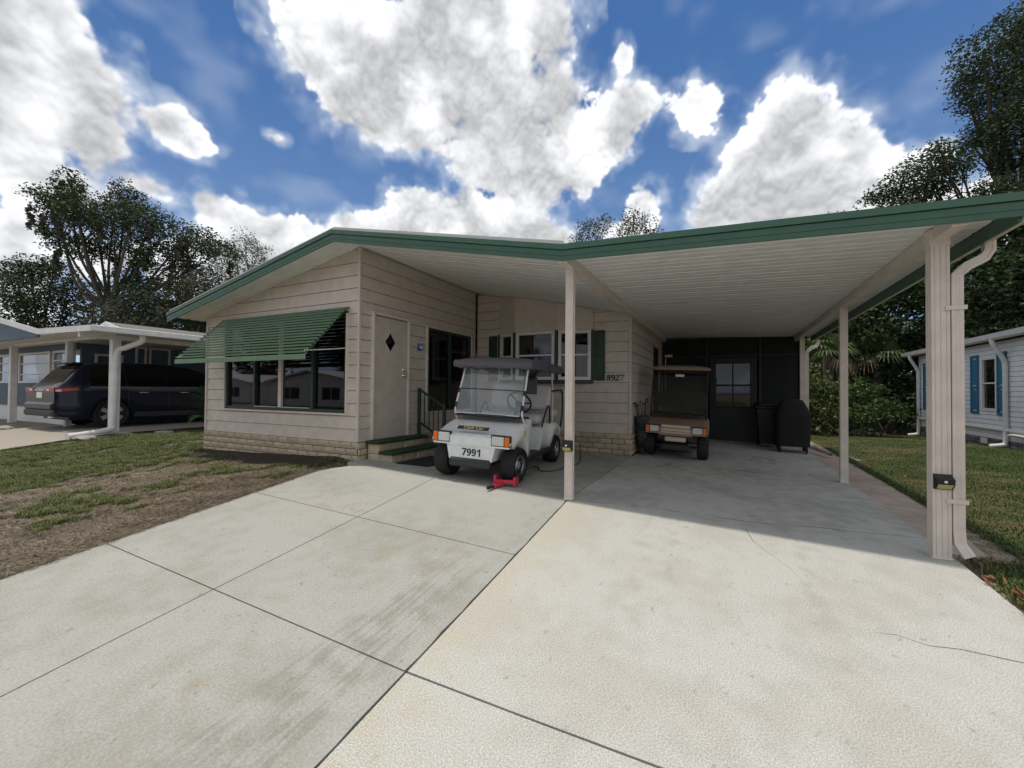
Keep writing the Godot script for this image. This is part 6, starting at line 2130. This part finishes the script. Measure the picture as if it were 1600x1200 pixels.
func scatter(called: String, label: String, m: Mesh, places: Array, cat := "grass") -> void:
	var mm := MultiMesh.new()
	mm.transform_format = MultiMesh.TRANSFORM_3D
	mm.use_colors = true
	mm.mesh = m
	mm.instance_count = places.size()
	for i in places.size():
		mm.set_instance_transform(i, places[i][0])
		mm.set_instance_color(i, places[i][1])
	var o := MultiMeshInstance3D.new()
	o.name = called
	o.multimesh = mm
	o.material_override = M.grass
	add_child(o)
	tag(o, label, cat, "", "stuff")

func lawns() -> void:
	var r := RandomNumberGenerator.new()
	r.seed = 71
	var n := FastNoiseLite.new()
	n.seed = 12
	n.frequency = 0.55
	n.fractal_octaves = 3
	var f := FastNoiseLite.new()
	f.seed = 13
	f.frequency = 2.2
	f.fractal_octaves = 2
	var bump := FastNoiseLite.new()
	bump.seed = 4
	bump.frequency = 0.6
	var green := []
	var straw := []
	var hgt := func(x: float, z: float) -> float:
		return ground_y(x, z) + (bump.get_noise_2d(x, z) * 0.035 if x < -5.3 or x > 2.4 else 0.0)
	for k in 210000:
		var x: float
		var z: float
		if k % 3 < 2:
			x = -5.06 - 7.3 * pow(r.randf(), 1.5)
			z = r.randf_range(-4.75, 0.8)
		else:
			x = r.randf_range(-12.6, -9.1)
			z = r.randf_range(-9.0, -0.5)
		if z < -4.75 and x > -9.1: continue
		var d := (Vector2(x, z)).length()
		if r.randf() > clampf(5.0 / d, 0.25, 1.0): continue
		var v := n.get_noise_2d(x, z) + 0.85 * f.get_noise_2d(x, z)
		var lush := 0.95 * smoothstep(-6.9, -9.8, x + (z + 3.6) * 0.6) - 0.46
		# mulch bed under the window stays bare
		if z < -4.25 and x > -8.6 and r.randf() < 0.93: continue
		var y: float = hgt.call(x, z)
		var b := Basis(Vector3.UP, r.randf() * TAU)
		if v + lush > 0.0 + r.randf_range(-0.25, 0.25):
			var g := r.randf_range(0.7, 1.3)
			var dry := clampf(r.randf_range(-0.3, 0.7), 0.0, 1.0)
			var c := Color(0.105, 0.140, 0.045).lerp(Color(0.27, 0.235, 0.12), dry * 0.75)
			green.append([Transform3D(b.scaled(Vector3.ONE * r.randf_range(0.7, 1.25)), Vector3(x, y, z)), c * g])
		elif r.randf() < 0.9:
			var g2 := r.randf_range(0.4, 1.35)
			var c2 := Color(0.29, 0.22, 0.16).lerp(Color(0.42, 0.37, 0.30), r.randf())
			straw.append([Transform3D(b.scaled(Vector3.ONE * r.randf_range(0.7, 1.4)), Vector3(x, y, z)), c2 * g2])
	var right := []
	for k in 90000:
		var z := -19.5 + 18.0 * pow(r.randf(), 0.7)
		var x := r.randf_range(1.75 if z > -4.9 else 2.0, 6.6)
		if x > 5.85 and z > -19.4: continue
		if z > -4.95 and x < 1.80 + 0.10 * maxf(0.0, z + 4.0): continue
		if z < -4.9 and x < 2.22: continue
		var v := n.get_noise_2d(x + 30.0, z) + 0.5 * f.get_noise_2d(x, z)
		var y: float = hgt.call(x, z)
		var b := Basis(Vector3.UP, r.randf() * TAU)
		var dry := clampf(0.22 - v * 1.3 + r.randf_range(-0.3, 0.3), 0.0, 1.0)
		var c := Color(0.070, 0.105, 0.030).lerp(Color(0.20, 0.165, 0.085), dry * 0.85)
		right.append([Transform3D(b.scaled(Vector3.ONE * r.randf_range(0.7, 1.3)), Vector3(x, y, z)), c * r.randf_range(0.75, 1.25)])
	scatter("lawn_grass", "patchy green grass on the left lawn", tuft(9, 0.055, 0.022, 0.7, 0.006, 1), green)
	scatter("dead_thatch", "dry brown thatch over the bare left lawn", tuft(9, 0.028, 0.03, 2.6, 0.006, 2), straw, "thatch")
	scatter("side_grass", "yellow-green grass between the carport and white house", tuft(10, 0.06, 0.026, 0.7, 0.007, 3), right)
	# dead leaves gathered at the slab edge
	var dl := []
	for k in 60:
		var z := r.randf_range(-4.5, -3.6)
		var x := 1.70 + r.randf_range(-0.02, 0.16) + (z + 4.4) * 0.08
		dl.append([Transform3D(Basis(Vector3(r.randfn(), 1.5, r.randfn()).normalized(), r.randf() * TAU).scaled(Vector3.ONE * r.randf_range(0.7, 1.3)), Vector3(x, slab_y(x, z) + 0.012, z)), Color(0.25, 0.11, 0.05) * r.randf_range(0.6, 1.3)])
	scatter("fallen_leaves", "brown dead leaves along the slab edge by the thick post", tuft(1, 0.038, 0.0, 1.4, 0.018, 5), dl, "leaves")
